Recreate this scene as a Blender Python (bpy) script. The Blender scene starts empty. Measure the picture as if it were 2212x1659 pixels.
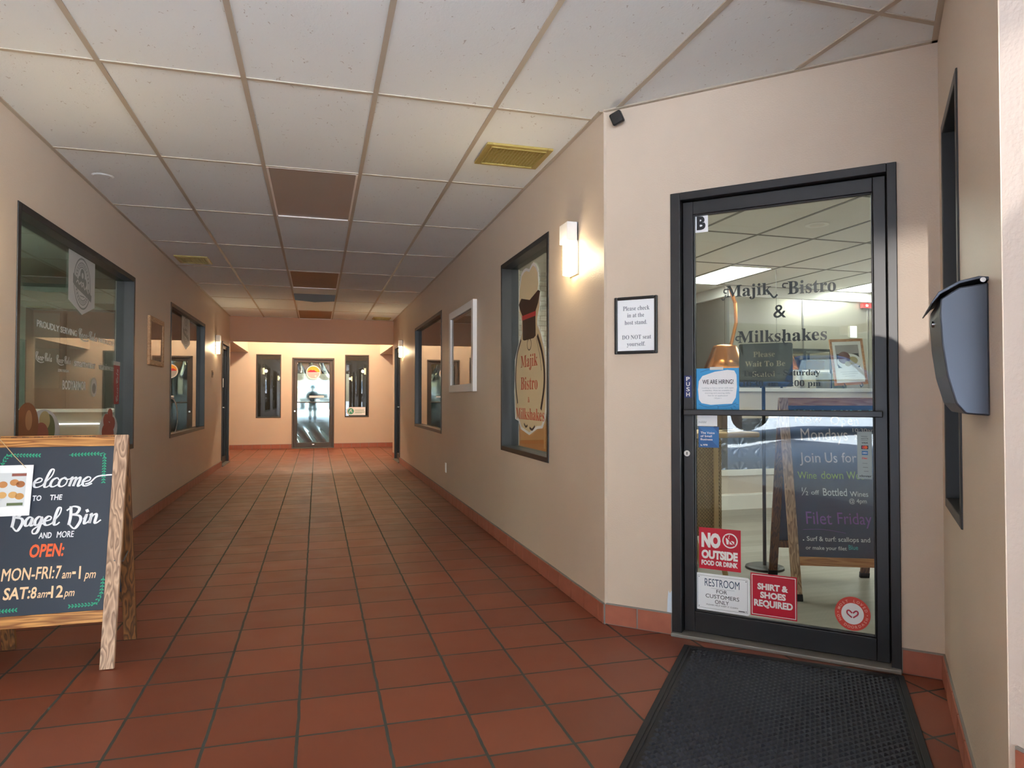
import bpy, math, random
from mathutils import Vector, Matrix
random.seed(7)
SC = bpy.context.scene
COL = SC.collection
PI = math.pi
def lin(h):
    h = h.lstrip('#'); o = []
    for i in (0, 2, 4):
        c = int(h[i:i+2], 16) / 255
        o.append(c / 12.92 if c <= .04045 else ((c + .055) / 1.055) ** 2.4)
    return (*o, 1)

# ------------------------------------------------------------------ camera
YAW, PITCH, ROLL, FPX = .2774, .0205, .0004, 1480.2889
cam = bpy.data.cameras.new('camera'); cam.sensor_width = 36; cam.lens = 36 * FPX / 2212; cam.clip_start = .02; cam.clip_end = 400
camo = bpy.data.objects.new('camera', cam); COL.objects.link(camo); SC.camera = camo
fw = Vector((math.sin(YAW) * math.cos(PITCH), math.cos(YAW) * math.cos(PITCH), math.sin(PITCH)))
rt = Vector((math.cos(YAW), -math.sin(YAW), 0)); upv = rt.cross(fw)
rt, upv = rt * math.cos(ROLL) + upv * math.sin(ROLL), upv * math.cos(ROLL) - rt * math.sin(ROLL)
camo.matrix_world = Matrix(((rt.x, upv.x, -fw.x, 0), (rt.y, upv.y, -fw.y, 0), (rt.z, upv.z, -fw.z, 1.163), (0, 0, 0, 1)))

# ------------------------------------------------------------------ sky, sun, exposure
SC.view_settings.view_transform = 'Standard'; SC.view_settings.look = 'None'
SC.view_settings.gamma = 1; SC.view_settings.use_curve_mapping = False
SC.view_settings.exposure = 2.3
SC.cycles.diffuse_bounces = 8
w = bpy.data.worlds.new('sky'); SC.world = w; w.use_nodes = True
sky = w.node_tree.nodes.new('ShaderNodeTexSky'); sky.sky_type = 'NISHITA'; sky.sun_disc = False
sky.sun_elevation = math.radians(58); sky.sun_rotation = math.radians(100); sky.air_density = 1.2; sky.dust_density = 1.0
w.node_tree.links.new(sky.outputs[0], w.node_tree.nodes['Background'].inputs[0])
w.node_tree.nodes['Background'].inputs[1].default_value = 0.42
def light(name, kind, loc, energy, color=(1, 1, 1), **k):
    l = bpy.data.lights.new(name, kind); l.energy = energy; l.color = color
    for a, v in k.items(): setattr(l, a, v)
    o = bpy.data.objects.new(name, l); COL.objects.link(o); o.location = loc; return o
sun = light('sun', 'SUN', (0, -6, 20), 15.0, (.95, .98, 1), angle=.009)
sun.rotation_euler = Vector((-.52, -.10, -.85)).to_track_quat('-Z', 'Y').to_euler()
# sunlight thrown back by a vehicle window across the lot: a narrow beam under the porch fascia
gl = light('sun_glint', 'SPOT', (-7.07, -8.24, 2.67), 850, (1, .93, .86), spot_size=math.radians(2.55), spot_blend=0.0, shadow_soft_size=.02)
gl.rotation_euler = (Vector((2.334, 2.420, 1.66)) - gl.location).to_track_quat('-Z', 'Y').to_euler()

# ------------------------------------------------------------------ materials
def nmat(name):
    m = bpy.data.materials.new(name); m.use_nodes = True
    nt = m.node_tree; return m, nt, nt.nodes['Principled BSDF'], nt.links
def pm(name, col, rough=.5, metal=0, bump=None, var=None, spec=.5, emit=None, coat=0):
    m, nt, b, L = nmat(name)
    c = lin(col); b.inputs['Base Color'].default_value = c; b.inputs['Roughness'].default_value = rough
    b.inputs['Metallic'].default_value = metal; b.inputs['Specular IOR Level'].default_value = spec
    b.inputs['Coat Weight'].default_value = coat
    if emit: b.inputs['Emission Color'].default_value = lin(emit[0]); b.inputs['Emission Strength'].default_value = emit[1]
    if var or bump:
        tc = nt.nodes.new('ShaderNodeTexCoord')
    if var:
        n = nt.nodes.new('ShaderNodeTexNoise'); n.inputs['Scale'].default_value = var[0]; n.inputs['Detail'].default_value = 6
        L.new(tc.outputs['Object'], n.inputs['Vector'])
        mx = nt.nodes.new('ShaderNodeMix'); mx.data_type = 'RGBA'; L.new(n.outputs[0], mx.inputs[0])
        d = var[1]
        mx.inputs[6].default_value = (c[0] * (1 - d), c[1] * (1 - d), c[2] * (1 - d), 1)
        mx.inputs[7].default_value = (min(1, c[0] * (1 + d)), min(1, c[1] * (1 + d)), min(1, c[2] * (1 + d)), 1)
        L.new(mx.outputs[2], b.inputs['Base Color'])
    if bump:
        n = nt.nodes.new('ShaderNodeTexNoise'); n.inputs['Scale'].default_value = bump[0]; n.inputs['Detail'].default_value = 4
        L.new(tc.outputs['Object'], n.inputs['Vector'])
        bp = nt.nodes.new('ShaderNodeBump'); bp.inputs['Strength'].default_value = bump[1]; bp.inputs['Distance'].default_value = bump[2]
        L.new(n.outputs[0], bp.inputs['Height']); L.new(bp.outputs[0], b.inputs['Normal'])
    return m
def glassmat(name, tint, f0=.043, rough=0.0, extra=0):
    """thin pane: clear transmission with a Schlick reflection, the same from both sides"""
    m, nt, b, L = nmat(name); nt.nodes.remove(b)
    lw = nt.nodes.new('ShaderNodeLayerWeight'); lw.inputs[0].default_value = .5
    p = nt.nodes.new('ShaderNodeMath'); p.operation = 'POWER'; p.inputs[1].default_value = 5; L.new(lw.outputs['Facing'], p.inputs[0])
    ma = nt.nodes.new('ShaderNodeMath'); ma.operation = 'MULTIPLY_ADD'; ma.inputs[1].default_value = 1 - f0; ma.inputs[2].default_value = f0; ma.use_clamp = True
    L.new(p.outputs[0], ma.inputs[0])
    t = nt.nodes.new('ShaderNodeBsdfTransparent'); t.inputs[0].default_value = lin(tint)
    g = nt.nodes.new('ShaderNodeBsdfGlossy'); g.inputs['Roughness'].default_value = rough
    mx = nt.nodes.new('ShaderNodeMixShader'); L.new(ma.outputs[0], mx.inputs[0]); L.new(t.outputs[0], mx.inputs[1]); L.new(g.outputs[0], mx.inputs[2])
    L.new(mx.outputs[0], nt.nodes['Material Output'].inputs[0]); return m
def woodmat(name, c0, c1, scale=6.0, axis=2, rough=.55):
    m, nt, b, L = nmat(name); b.inputs['Roughness'].default_value = rough
    tc = nt.nodes.new('ShaderNodeTexCoord'); mp = nt.nodes.new('ShaderNodeMapping')
    s = [scale * 3.2, scale * 3.2, scale * 3.2]; s[axis] = scale * .28; mp.inputs['Scale'].default_value = s
    L.new(tc.outputs['Object'], mp.inputs[0])
    n = nt.nodes.new('ShaderNodeTexNoise'); n.inputs['Scale'].default_value = 1.1; n.inputs['Detail'].default_value = 2; L.new(mp.outputs[0], n.inputs[0])
    mu = nt.nodes.new('ShaderNodeMath'); mu.operation = 'MULTIPLY'; mu.inputs[1].default_value = 9; L.new(n.outputs[0], mu.inputs[0])
    pp = nt.nodes.new('ShaderNodeMath'); pp.operation = 'FRACT'; L.new(mu.outputs[0], pp.inputs[0])
    r = nt.nodes.new('ShaderNodeValToRGB'); r.color_ramp.elements[0].color = lin(c0); r.color_ramp.elements[1].color = lin(c1)
    r.color_ramp.elements[0].position = .0; r.color_ramp.elements[1].position = .75
    e = r.color_ramp.elements.new(1.0); e.color = lin(c0)
    L.new(pp.outputs[0], r.inputs[0]); L.new(r.outputs[0], b.inputs['Base Color']); return m
class MathG:
    def __init__(s, nt): s.nt = nt
    def __call__(s, op, a, b=None, c=None):
        n = s.nt.nodes.new('ShaderNodeMath'); n.operation = op
        for i, v in enumerate((a, b, c)):
            if v is None: continue
            if isinstance(v, (int, float)): n.inputs[i].default_value = v
            else: s.nt.links.new(v, n.inputs[i])
        return n.outputs[0]
TP, TX, TY = .2998, -.0577, 2.490
def tilemat(name, base, dark, grout, wx=.018, wy=.017):
    """square quarry tiles with recessed grout, laid out in world metres"""
    m, nt, b, L = nmat(name); M = MathG(nt)
    g = nt.nodes.new('ShaderNodeNewGeometry'); sp = nt.nodes.new('ShaderNodeSeparateXYZ'); L.new(g.outputs['Position'], sp.inputs[0])
    wob = nt.nodes.new('ShaderNodeTexNoise'); wob.inputs['Scale'].default_value = 9; L.new(g.outputs['Position'], wob.inputs['Vector'])
    wv = M('MULTIPLY', M('SUBTRACT', wob.outputs[0], .5), .03)
    x = M('ADD', M('MULTIPLY', M('SUBTRACT', sp.outputs[0], TX), 1 / TP), wv)
    cx = M('FLOOR', x)
    wr = nt.nodes.new('ShaderNodeTexWhiteNoise'); wr.noise_dimensions = '1D'; L.new(cx, wr.inputs['W'])
    y = M('ADD', M('ADD', M('MULTIPLY', M('SUBTRACT', sp.outputs[1], TY), 1 / TP), wv), M('MULTIPLY', M('SUBTRACT', wr.outputs[0], .5), .05))
    cy = M('FLOOR', y)
    dx = M('ABSOLUTE', M('SUBTRACT', M('SUBTRACT', x, cx), .5)); dy = M('ABSOLUTE', M('SUBTRACT', M('SUBTRACT', y, cy), .5))
    jx = M('GREATER_THAN', dx, .5 - wx); jy = M('GREATER_THAN', dy, .5 - wy); j = M('MAXIMUM', jx, jy)
    cv = nt.nodes.new('ShaderNodeCombineXYZ'); L.new(cx, cv.inputs[0]); L.new(cy, cv.inputs[1])
    wn = nt.nodes.new('ShaderNodeTexWhiteNoise'); wn.noise_dimensions = '2D'; L.new(cv.outputs[0], wn.inputs['Vector'])
    ns = nt.nodes.new('ShaderNodeTexNoise'); ns.inputs['Scale'].default_value = 5; ns.inputs['Detail'].default_value = 5; L.new(g.outputs['Position'], ns.inputs['Vector'])
    f = M('ADD', M('MULTIPLY', wn.outputs[0], .6), M('MULTIPLY', ns.outputs[0], .5))
    mx = nt.nodes.new('ShaderNodeMix'); mx.data_type = 'RGBA'; L.new(f, mx.inputs[0]); mx.inputs[6].default_value = lin(dark); mx.inputs[7].default_value = lin(base)
    m2 = nt.nodes.new('ShaderNodeMix'); m2.data_type = 'RGBA'; L.new(j, m2.inputs[0]); L.new(mx.outputs[2], m2.inputs[6]); m2.inputs[7].default_value = lin(grout)
    L.new(m2.outputs[2], b.inputs['Base Color'])
    L.new(M('ADD', M('MULTIPLY', j, .3), M('ADD', M('MULTIPLY', ns.outputs[0], .25), .30)), b.inputs['Roughness'])
    h = M('SUBTRACT', M('MULTIPLY', ns.outputs[0], .25), j)
    bp = nt.nodes.new('ShaderNodeBump'); bp.inputs['Strength'].default_value = .5; bp.inputs['Distance'].default_value = .004; L.new(h, bp.inputs['Height']); L.new(bp.outputs[0], b.inputs['Normal'])
    return m
def plankmat(name):
    m, nt, b, L = nmat(name); M = MathG(nt)
    g = nt.nodes.new('ShaderNodeNewGeometry'); sp = nt.nodes.new('ShaderNodeSeparateXYZ'); L.new(g.outputs['Position'], sp.inputs[0])
    y = M('MULTIPLY', sp.outputs[1], 1 / .18); cy = M('FLOOR', y)
    wr = nt.nodes.new('ShaderNodeTexWhiteNoise'); wr.noise_dimensions = '1D'; L.new(cy, wr.inputs['W'])
    x = M('ADD', M('MULTIPLY', sp.outputs[0], 1 / 1.2), M('MULTIPLY', wr.outputs[0], 3)); cx = M('FLOOR', x)
    cv = nt.nodes.new('ShaderNodeCombineXYZ'); L.new(cx, cv.inputs[0]); L.new(cy, cv.inputs[1])
    wn = nt.nodes.new('ShaderNodeTexWhiteNoise'); wn.noise_dimensions = '2D'; L.new(cv.outputs[0], wn.inputs['Vector'])
    mp = nt.nodes.new('ShaderNodeMapping'); mp.inputs['Scale'].default_value = (2, 26, 2); L.new(g.outputs['Position'], mp.inputs[0])
    ns = nt.nodes.new('ShaderNodeTexNoise'); ns.inputs['Scale'].default_value = 1; ns.inputs['Detail'].default_value = 5; L.new(mp.outputs[0], ns.inputs['Vector'])
    f = M('ADD', M('MULTIPLY', wn.outputs[0], .4), M('MULTIPLY', ns.outputs[0], .6))
    mx = nt.nodes.new('ShaderNodeMix'); mx.data_type = 'RGBA'; L.new(f, mx.inputs[0]); mx.inputs[6].default_value = lin('#79736a'); mx.inputs[7].default_value = lin('#aaa398')
    L.new(mx.outputs[2], b.inputs['Base Color']); b.inputs['Roughness'].default_value = .38; return m
def speckmat(name, base, dark):
    m, nt, b, L = nmat(name); M = MathG(nt)
    g = nt.nodes.new('ShaderNodeNewGeometry')
    mp = nt.nodes.new('ShaderNodeMapping'); mp.inputs['Scale'].default_value = (1, .6, 1); L.new(g.outputs['Position'], mp.inputs[0])
    n = nt.nodes.new('ShaderNodeTexNoise'); n.inputs['Scale'].default_value = 55; n.inputs['Detail'].default_value = 1.5; n.inputs['Distortion'].default_value = 1.2; L.new(mp.outputs[0], n.inputs['Vector'])
    f = M('GREATER_THAN', n.outputs[0], .72)
    big = nt.nodes.new('ShaderNodeTexNoise'); big.inputs['Scale'].default_value = 1.3; L.new(g.outputs['Position'], big.inputs['Vector'])
    c = lin(base)
    m0 = nt.nodes.new('ShaderNodeMix'); m0.data_type = 'RGBA'; L.new(big.outputs[0], m0.inputs[0]); m0.inputs[6].default_value = tuple(v * .93 for v in c[:3]) + (1,); m0.inputs[7].default_value = tuple(min(1, v * 1.05) for v in c[:3]) + (1,)
    mx = nt.nodes.new('ShaderNodeMix'); mx.data_type = 'RGBA'; L.new(f, mx.inputs[0]); L.new(m0.outputs[2], mx.inputs[6]); mx.inputs[7].default_value = lin(dark)
    L.new(mx.outputs[2], b.inputs['Base Color']); b.inputs['Roughness'].default_value = .85
    bp = nt.nodes.new('ShaderNodeBump'); bp.inputs['Strength'].default_value = .4; bp.inputs['Distance'].default_value = .002; L.new(n.outputs[0], bp.inputs['Height']); L.new(bp.outputs[0], b.inputs['Normal']); return m
def brickmat(name):
    m, nt, b, L = nmat(name)
    tc = nt.nodes.new('ShaderNodeTexCoord'); mp = nt.nodes.new('ShaderNodeMapping'); mp.inputs['Rotation'].default_value = (PI / 2, 0, 0); L.new(tc.outputs['Object'], mp.inputs[0])
    br = nt.nodes.new('ShaderNodeTexBrick'); br.inputs['Color1'].default_value = lin('#f2efe9'); br.inputs['Color2'].default_value = lin('#dcd6cc'); br.inputs['Mortar'].default_value = lin('#a59c90')
    br.inputs['Scale'].default_value = 4.2; br.inputs['Mortar Size'].default_value = .012; L.new(mp.outputs[0], br.inputs[0]); L.new(br.outputs[0], b.inputs['Base Color'])
    bp = nt.nodes.new('ShaderNodeBump'); bp.inputs['Strength'].default_value = .6; bp.inputs['Distance'].default_value = .01; bp.invert = True; L.new(br.outputs[1], bp.inputs['Height']); L.new(bp.outputs[0], b.inputs['Normal'])
    b.inputs['Roughness'].default_value = .7; return m
def tinmat(name):
    """embossed metal tiles: raised rosette in each square"""
    m, nt, b, L = nmat(name); M = MathG(nt)
    tc = nt.nodes.new('ShaderNodeTexCoord'); sp = nt.nodes.new('ShaderNodeSeparateXYZ'); L.new(tc.outputs['Object'], sp.inputs[0])
    fx = M('SUBTRACT', M('FRACT', M('MULTIPLY', sp.outputs[0], 1 / .26)), .5); fz = M('SUBTRACT', M('FRACT', M('MULTIPLY', sp.outputs[2], 1 / .26)), .5)
    r = M('SQRT', M('ADD', M('MULTIPLY', fx, fx), M('MULTIPLY', fz, fz))); a = M('ARCTAN2', fz, fx)
    pet = M('MULTIPLY', M('SINE', M('MULTIPLY', a, 8)), M('LESS_THAN', r, .43))
    ed = M('GREATER_THAN', M('MAXIMUM', M('ABSOLUTE', fx), M('ABSOLUTE', fz)), .47)
    h = M('ADD', M('MULTIPLY', pet, M('SINE', M('MULTIPLY', r, 7))), M('MULTIPLY', ed, 1.5))
    bp = nt.nodes.new('ShaderNodeBump'); bp.inputs['Strength'].default_value = .7; bp.inputs['Distance'].default_value = .012; L.new(h, bp.inputs['Height']); L.new(bp.outputs[0], b.inputs['Normal'])
    b.inputs['Base Color'].default_value = lin('#8690a4'); b.inputs['Metallic'].default_value = .8; b.inputs['Roughness'].default_value = .35; return m
def weavemat(name, c0, c1, s=90):
    m, nt, b, L = nmat(name); M = MathG(nt)
    tc = nt.nodes.new('ShaderNodeTexCoord'); sp = nt.nodes.new('ShaderNodeSeparateXYZ'); L.new(tc.outputs['Object'], sp.inputs[0])
    v = M('ADD', M('MULTIPLY', M('SINE', M('MULTIPLY', M('ADD', sp.outputs[0], sp.outputs[1]), s * 3)), M('SINE', M('MULTIPLY', sp.outputs[2], s * 3))), 1)
    mx = nt.nodes.new('ShaderNodeMix'); mx.data_type = 'RGBA'; L.new(M('MULTIPLY', v, .5), mx.inputs[0]); mx.inputs[6].default_value = lin(c0); mx.inputs[7].default_value = lin(c1)
    L.new(mx.outputs[2], b.inputs['Base Color']); b.inputs['Roughness'].default_value = .8
    bp = nt.nodes.new('ShaderNodeBump'); bp.inputs['Strength'].default_value = .6; bp.inputs['Distance'].default_value = .004; L.new(v, bp.inputs['Height']); L.new(bp.outputs[0], b.inputs['Normal']); return m

WALL = pm('peach stucco paint', '#d2c0ac', .42, bump=(140, .25, .004), var=(2.2, .05), spec=.4)
FLOOR = tilemat('quarry tile floor', '#8d4d37', '#6c3828', '#404540')
CEIL = speckmat('mineral fibre tile', '#e6ebea', '#c2bfba')
TBAR = pm('ceiling grid paint', '#b8ad9b', .5, metal=.0)
BRONZE = pm('dark bronze aluminium', '#1e1d1e', .38, spec=.6)
BRONZE2 = pm('bronze aluminium trim', '#4a4038', .4, spec=.6)
GLASS = glassmat('clear glass', '#eef4f1', .034)
GLASSD = glassmat('smoked glass', '#a9b0ac', .06)
BRICKBASE = pm('terracotta base tile', '#a8644e', .45, var=(14, .18), bump=(60, .2, .002))
GROUT = pm('grey grout', '#8b8680', .9)
WHITE = pm('white paint', '#f0eeea', .45)
PAPER = pm('white paper', '#f4f6f8', .6)
BLACK = pm('black plastic', '#161616', .4)
INK = pm('dark ink', '#24262a', .6)
RED = pm('sign red', '#c4122f', .35)
RED2 = pm('coral red vinyl', '#d94a3c', .4)
MAROON = pm('brown print', '#3b221c', .5)
CREAM = pm('cream vinyl', '#e2cfa6', .5)
GREEN = pm('green paint marker', '#2fa37c', .7)
GREENY = pm('lime chalk', '#a6c35e', .8)
PURPLE = pm('purple chalk', '#8c63b4', .8)
ORANGE = pm('orange paint marker', '#f0683a', .7)
PEACH = pm('peach paint marker', '#f4cfa4', .7)
CHALKW = pm('white chalk', '#eef0f4', .8)
CHALK = pm('chalkboard slate', '#2b3442', .55, var=(5, .12))
CHALK2 = pm('chalkboard slate blue', '#313f5c', .45, var=(6, .2))
BLUE = pm('poster blue', '#3aa0dc', .5)
NAVY = pm('push label blue', '#23306f', .4)
BLUE2 = pm('sticker blue', '#2f74b5', .4)
BLUE3 = pm('sticker deep blue', '#285f9c', .4)
CHROME = pm('brushed chrome', '#c9c9c9', .22, metal=1)
STEEL = pm('stainless sheet', '#c6c2b4', .3, metal=.85, var=(1.2, .06))
COPPER = pm('polished copper', '#d68a4c', .25, metal=.9)
BRASSV = pm('brass vent paint', '#b09c58', .4, metal=.2)
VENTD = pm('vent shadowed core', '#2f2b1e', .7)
LENS = pm('smoked brown lens', '#a1968b', .4, var=(3, .08))
LENS2 = pm('amber brown lens', '#a17d56', .5, var=(3, .1))
GREYP = pm('grey sheet metal', '#6c6a66', .4, metal=.3)
WOOD = woodmat('stained pine', '#8a5226', '#d79a55', axis=0)
WOODV = woodmat('weathered pine', '#8b6b56', '#cda98b', axis=2)
WOODD = woodmat('dark stained pine', '#4a2d1a', '#8a5a30', axis=2)
WOOD2 = woodmat('orange pine', '#a56a3c', '#cf9560', axis=0)
RUBBER = pm('black rubber', '#1a1d23', .62)
GREYW = pm('greyed white paint', '#e9e2da', .4)
TAN = pm('tan board', '#c4a77a', .6)
BEIGE = pm('beige panel', '#d8cdc2', .6)
LITE = pm('lit diffuser', '#ffffff', .5, emit=('#faf9f2', 6.0))
BULB = pm('glowing sconce glass', '#fff4d8', .4, emit=('#ffe2a8', 5.0))
VLIGHT = pm('lit vestibule globe', '#fff4d8', .4, emit=('#ffe6b4', 60.0))
STOREW = pm('store green grey wall', '#a3ad9f', .6)
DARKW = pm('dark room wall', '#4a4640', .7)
BROWNC = pm('brown cabinet', '#5a4c40', .5)
CONC = pm('sunlit concrete', '#d9dde2', .85, var=(1.5, .06))
BWALL = pm('bistro wall paint', '#d9d2c4', .6)
BCEIL = pm('bistro ceiling tile', '#e2e0da', .8)
PLANK = plankmat('grey oak planks'); BRICKW = brickmat('white painted brick'); TIN = tinmat('embossed tin')

# ------------------------------------------------------------------ mesh builder
FX = {}
def bold(s): return ''.join(chr(0x1D400 + ord(c) - 65) if 'A' <= c <= 'Z' else chr(0x1D41A + ord(c) - 97) if 'a' <= c <= 'z' else chr(0x1D7CE + ord(c) - 48) if '0' <= c <= '9' else c for c in s)
def script(s): return ''.join(chr(0x1D4D0 + ord(c) - 65) if 'A' <= c <= 'Z' else chr(0x1D4EA + ord(c) - 97) if 'a' <= c <= 'z' else c for c in s)
def text_mesh(s, off=0.0, shear=0.0):
    k = (s, off, shear)
    if k in FX: return FX[k]
    c = bpy.data.curves.new('lettering', 'FONT'); c.body = s; c.size = 1; c.offset = off; c.shear = shear; c.resolution_u = 3
    o = bpy.data.objects.new('lettering', c); COL.objects.link(o)
    me = bpy.data.meshes.new_from_object(o.evaluated_get(bpy.context.evaluated_depsgraph_get()))
    v = [(a.co.x, a.co.y) for a in me.vertices]; f = [tuple(p.vertices) for p in me.polygons]
    bpy.data.objects.remove(o); bpy.data.curves.remove(c); bpy.data.meshes.remove(me)
    FX[k] = (v, f); return FX[k]
CAPH = {}
def caph(off, shear, st):
    k = (off, st)
    if k not in CAPH:
        v, _ = text_mesh(st('H') if st else 'H', off, 0); CAPH[k] = (min(p[1] for p in v), max(p[1] for p in v))
    return CAPH[k]
def frame(o, u, n=None):
    """local X = u (to the right as seen), Y = up, Z = out of the wall"""
    u = Vector(u).normalized(); up = Vector((0, 0, 1)); n = u.cross(up)
    return Matrix(((u.x, 0, n.x, o[0]), (u.y, 0, n.y, o[1]), (u.z, 1, n.z, o[2]), (0, 0, 0, 1)))
STAND = Matrix(((1, 0, 0, 0), (0, 0, -1, 0), (0, 1, 0, 0), (0, 0, 0, 1)))   # XY drawing stood upright, facing -y
class MB:
    def __init__(s, mat=None): s.v = []; s.f = []; s.mi = []; s.sm = []; s.mats = []; s.xf = Matrix(); s.smooth = False; s.c = 0; s.m(mat or WHITE)
    def m(s, mat):
        if mat not in s.mats: s.mats.append(mat)
        s.c = s.mats.index(mat); return s
    def add(s, vs, fs):
        b = len(s.v); s.v += [tuple(s.xf @ Vector(p)) for p in vs]
        for f in fs: s.f.append(tuple(i + b for i in f)); s.mi.append(s.c); s.sm.append(s.smooth)
        return s
    def box(s, x0, x1, y0, y1, z0, z1):
        x0, x1 = sorted((x0, x1)); y0, y1 = sorted((y0, y1)); z0, z1 = sorted((z0, z1))
        return s.add([(x, y, z) for z in (z0, z1) for y in (y0, y1) for x in (x0, x1)],
                     [(0, 2, 3, 1), (4, 5, 7, 6), (0, 1, 5, 4), (2, 6, 7, 3), (0, 4, 6, 2), (1, 3, 7, 5)])
    def quad(s, *p): return s.add(p, [tuple(range(len(p)))])
    def rect(s, x0, x1, y0, y1, z=0): return s.add([(x0, y0, z), (x1, y0, z), (x1, y1, z), (x0, y1, z)], [(0, 1, 2, 3)])
    def prism(s, pts, z0, z1):
        n = len(pts)
        a = sum(pts[i][0] * pts[(i + 1) % n][1] - pts[(i + 1) % n][0] * pts[i][1] for i in range(n))
        if a < 0: pts = pts[::-1]
        return s.add([(x, y, z0) for x, y in pts] + [(x, y, z1) for x, y in pts],
                     [tuple(range(n - 1, -1, -1)), tuple(range(n, 2 * n))] + [(i, (i + 1) % n, n + (i + 1) % n, n + i) for i in range(n)])
    def poly(s, pts, z=0): return s.add([(x, y, z) for x, y in pts], [tuple(range(len(pts)))])
    def disk(s, cx, cy, rx, z=0, ry=None, seg=40, a0=0, a1=2 * PI):
        ry = ry or rx; return s.poly([(cx + rx * math.cos(a0 + (a1 - a0) * i / seg), cy + ry * math.sin(a0 + (a1 - a0) * i / seg)) for i in range(seg)], z)
    def ring(s, cx, cy, r0, r1, z=0, asp=1, seg=48, a0=0, a1=2 * PI):
        vs = []; fs = []
        for i in range(seg + 1):
            a = a0 + (a1 - a0) * i / seg
            vs += [(cx + r0 * asp * math.cos(a), cy + r0 * math.sin(a), z), (cx + r1 * asp * math.cos(a), cy + r1 * math.sin(a), z)]
        for i in range(seg): fs.append((2 * i, 2 * i + 1, 2 * i + 3, 2 * i + 2))
        return s.add(vs, fs)
    def rrect(s, x0, x1, y0, y1, r, z0, z1=None):
        p = []
        for cx, cy, a in ((x1 - r, y1 - r, 0), (x0 + r, y1 - r, PI / 2), (x0 + r, y0 + r, PI), (x1 - r, y0 + r, 1.5 * PI)):
            p += [(cx + r * math.cos(a + i * PI / 12), cy + r * math.sin(a + i * PI / 12)) for i in range(7)]
        return s.poly(p, z0) if z1 is None else s.prism(p, z0, z1)
    def cyl(s, p0, p1, r0, r1=None, seg=20):
        r1 = r0 if r1 is None else r1; p0 = Vector(p0); p1 = Vector(p1); d = (p1 - p0).normalized()
        a = d.orthogonal().normalized(); b = d.cross(a); vs = []
        for p, r in ((p0, r0), (p1, r1)):
            vs += [p + (a * math.cos(2 * PI * i / seg) + b * math.sin(2 * PI * i / seg)) * r for i in range(seg)]
        return s.add(vs, [tuple(range(seg - 1, -1, -1)), tuple(range(seg, 2 * seg))] + [(i, (i + 1) % seg, seg + (i + 1) % seg, seg + i) for i in range(seg)])
    def lathe(s, prof, c=(0, 0, 0), seg=28):
        vs = []; fs = []; n = len(prof)
        for i in range(seg):
            a = 2 * PI * i / seg
            vs += [(c[0] + r * math.cos(a), c[1] + r * math.sin(a), c[2] + z) for r, z in prof]
        for i in range(seg):
            j = (i + 1) % seg
            for k in range(n - 1): fs.append((i * n + k, j * n + k, j * n + k + 1, i * n + k + 1))
        return s.add(vs, fs)
    def tube(s, pts, r, seg=8):
        pts = [Vector(p) for p in pts]; vs = []; n = len(pts)
        a = None
        for i, p in enumerate(pts):
            d = (pts[min(i + 1, n - 1)] - pts[max(i - 1, 0)]).normalized()
            a = d.orthogonal().normalized() if a is None else (a - d * a.dot(d)).normalized()
            b = d.cross(a); vs += [p + (a * math.cos(2 * PI * k / seg) + b * math.sin(2 * PI * k / seg)) * r for k in range(seg)]
        fs = [(i * seg + k, i * seg + (k + 1) % seg, (i + 1) * seg + (k + 1) % seg, (i + 1) * seg + k) for i in range(n - 1) for k in range(seg)]
        return s.add(vs, fs + [tuple(range(seg - 1, -1, -1)), tuple(range((n - 1) * seg, n * seg))])
    def text(s, t, x0, x1, base, cap, z=.001, off=0.0, shear=0.0, st=None):
        """lettering on one line: glyphs span x0..x1, capitals stand from base to base+cap"""
        v, f = text_mesh(st(t) if st else t, off, shear)
        if not v: return s
        a = min(p[0] for p in v); b = max(p[0] for p in v); l, h = caph(off, shear, st)
        return s.add([(x0 + (p[0] - a) / (b - a) * (x1 - x0), base + (p[1] - l) / (h - l) * cap, z) for p in v], f)
    def ctext(s, t, cx, cy, r, a_mid, cap, z=.001, off=0.02, spread=1.25, flip=False):
        """lettering round a circle"""
        n = len(t); step = cap * spread / r
        l, h = caph(off, 0, None)
        for i, ch in enumerate(t):
            if ch == ' ': continue
            v, f = text_mesh(ch, off, 0); a0 = min(p[0] for p in v); a1 = max(p[0] for p in v); k = cap / (h - l)
            th = a_mid + ((n - 1) / 2 - i) * step * (-1 if flip else 1)
            rot = th + PI / 2 if flip else th - PI / 2
            o = (cx + r * math.cos(th), cy + r * math.sin(th)); c, sn = math.cos(rot), math.sin(rot)
            q = []
            for p in v:
                x = (p[0] - (a0 + a1) / 2) * k; y = (p[1] - (l + h) / 2) * k; q.append((o[0] + x * c - y * sn, o[1] + x * sn + y * c, z))
            s.add(q, f)
        return s
    def stroke(s, pts, w, z=.001, brush=0.0, sub=5):
        """a drawn line through the points; brush>0 thins the upstrokes like a marker nib"""
        P = [Vector((p[0], p[1])) for p in pts]; Q = []
        for i in range(len(P) - 1):
            p0 = P[max(i - 1, 0)]; p1 = P[i]; p2 = P[i + 1]; p3 = P[min(i + 2, len(P) - 1)]
            for k in range(sub):
                t = k / sub
                Q.append(.5 * (2 * p1 + (p2 - p0) * t + (2 * p0 - 5 * p1 + 4 * p2 - p3) * t * t + (3 * p1 - p0 - 3 * p2 + p3) * t ** 3))
        Q.append(P[-1]); n = len(Q); vs = []
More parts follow.
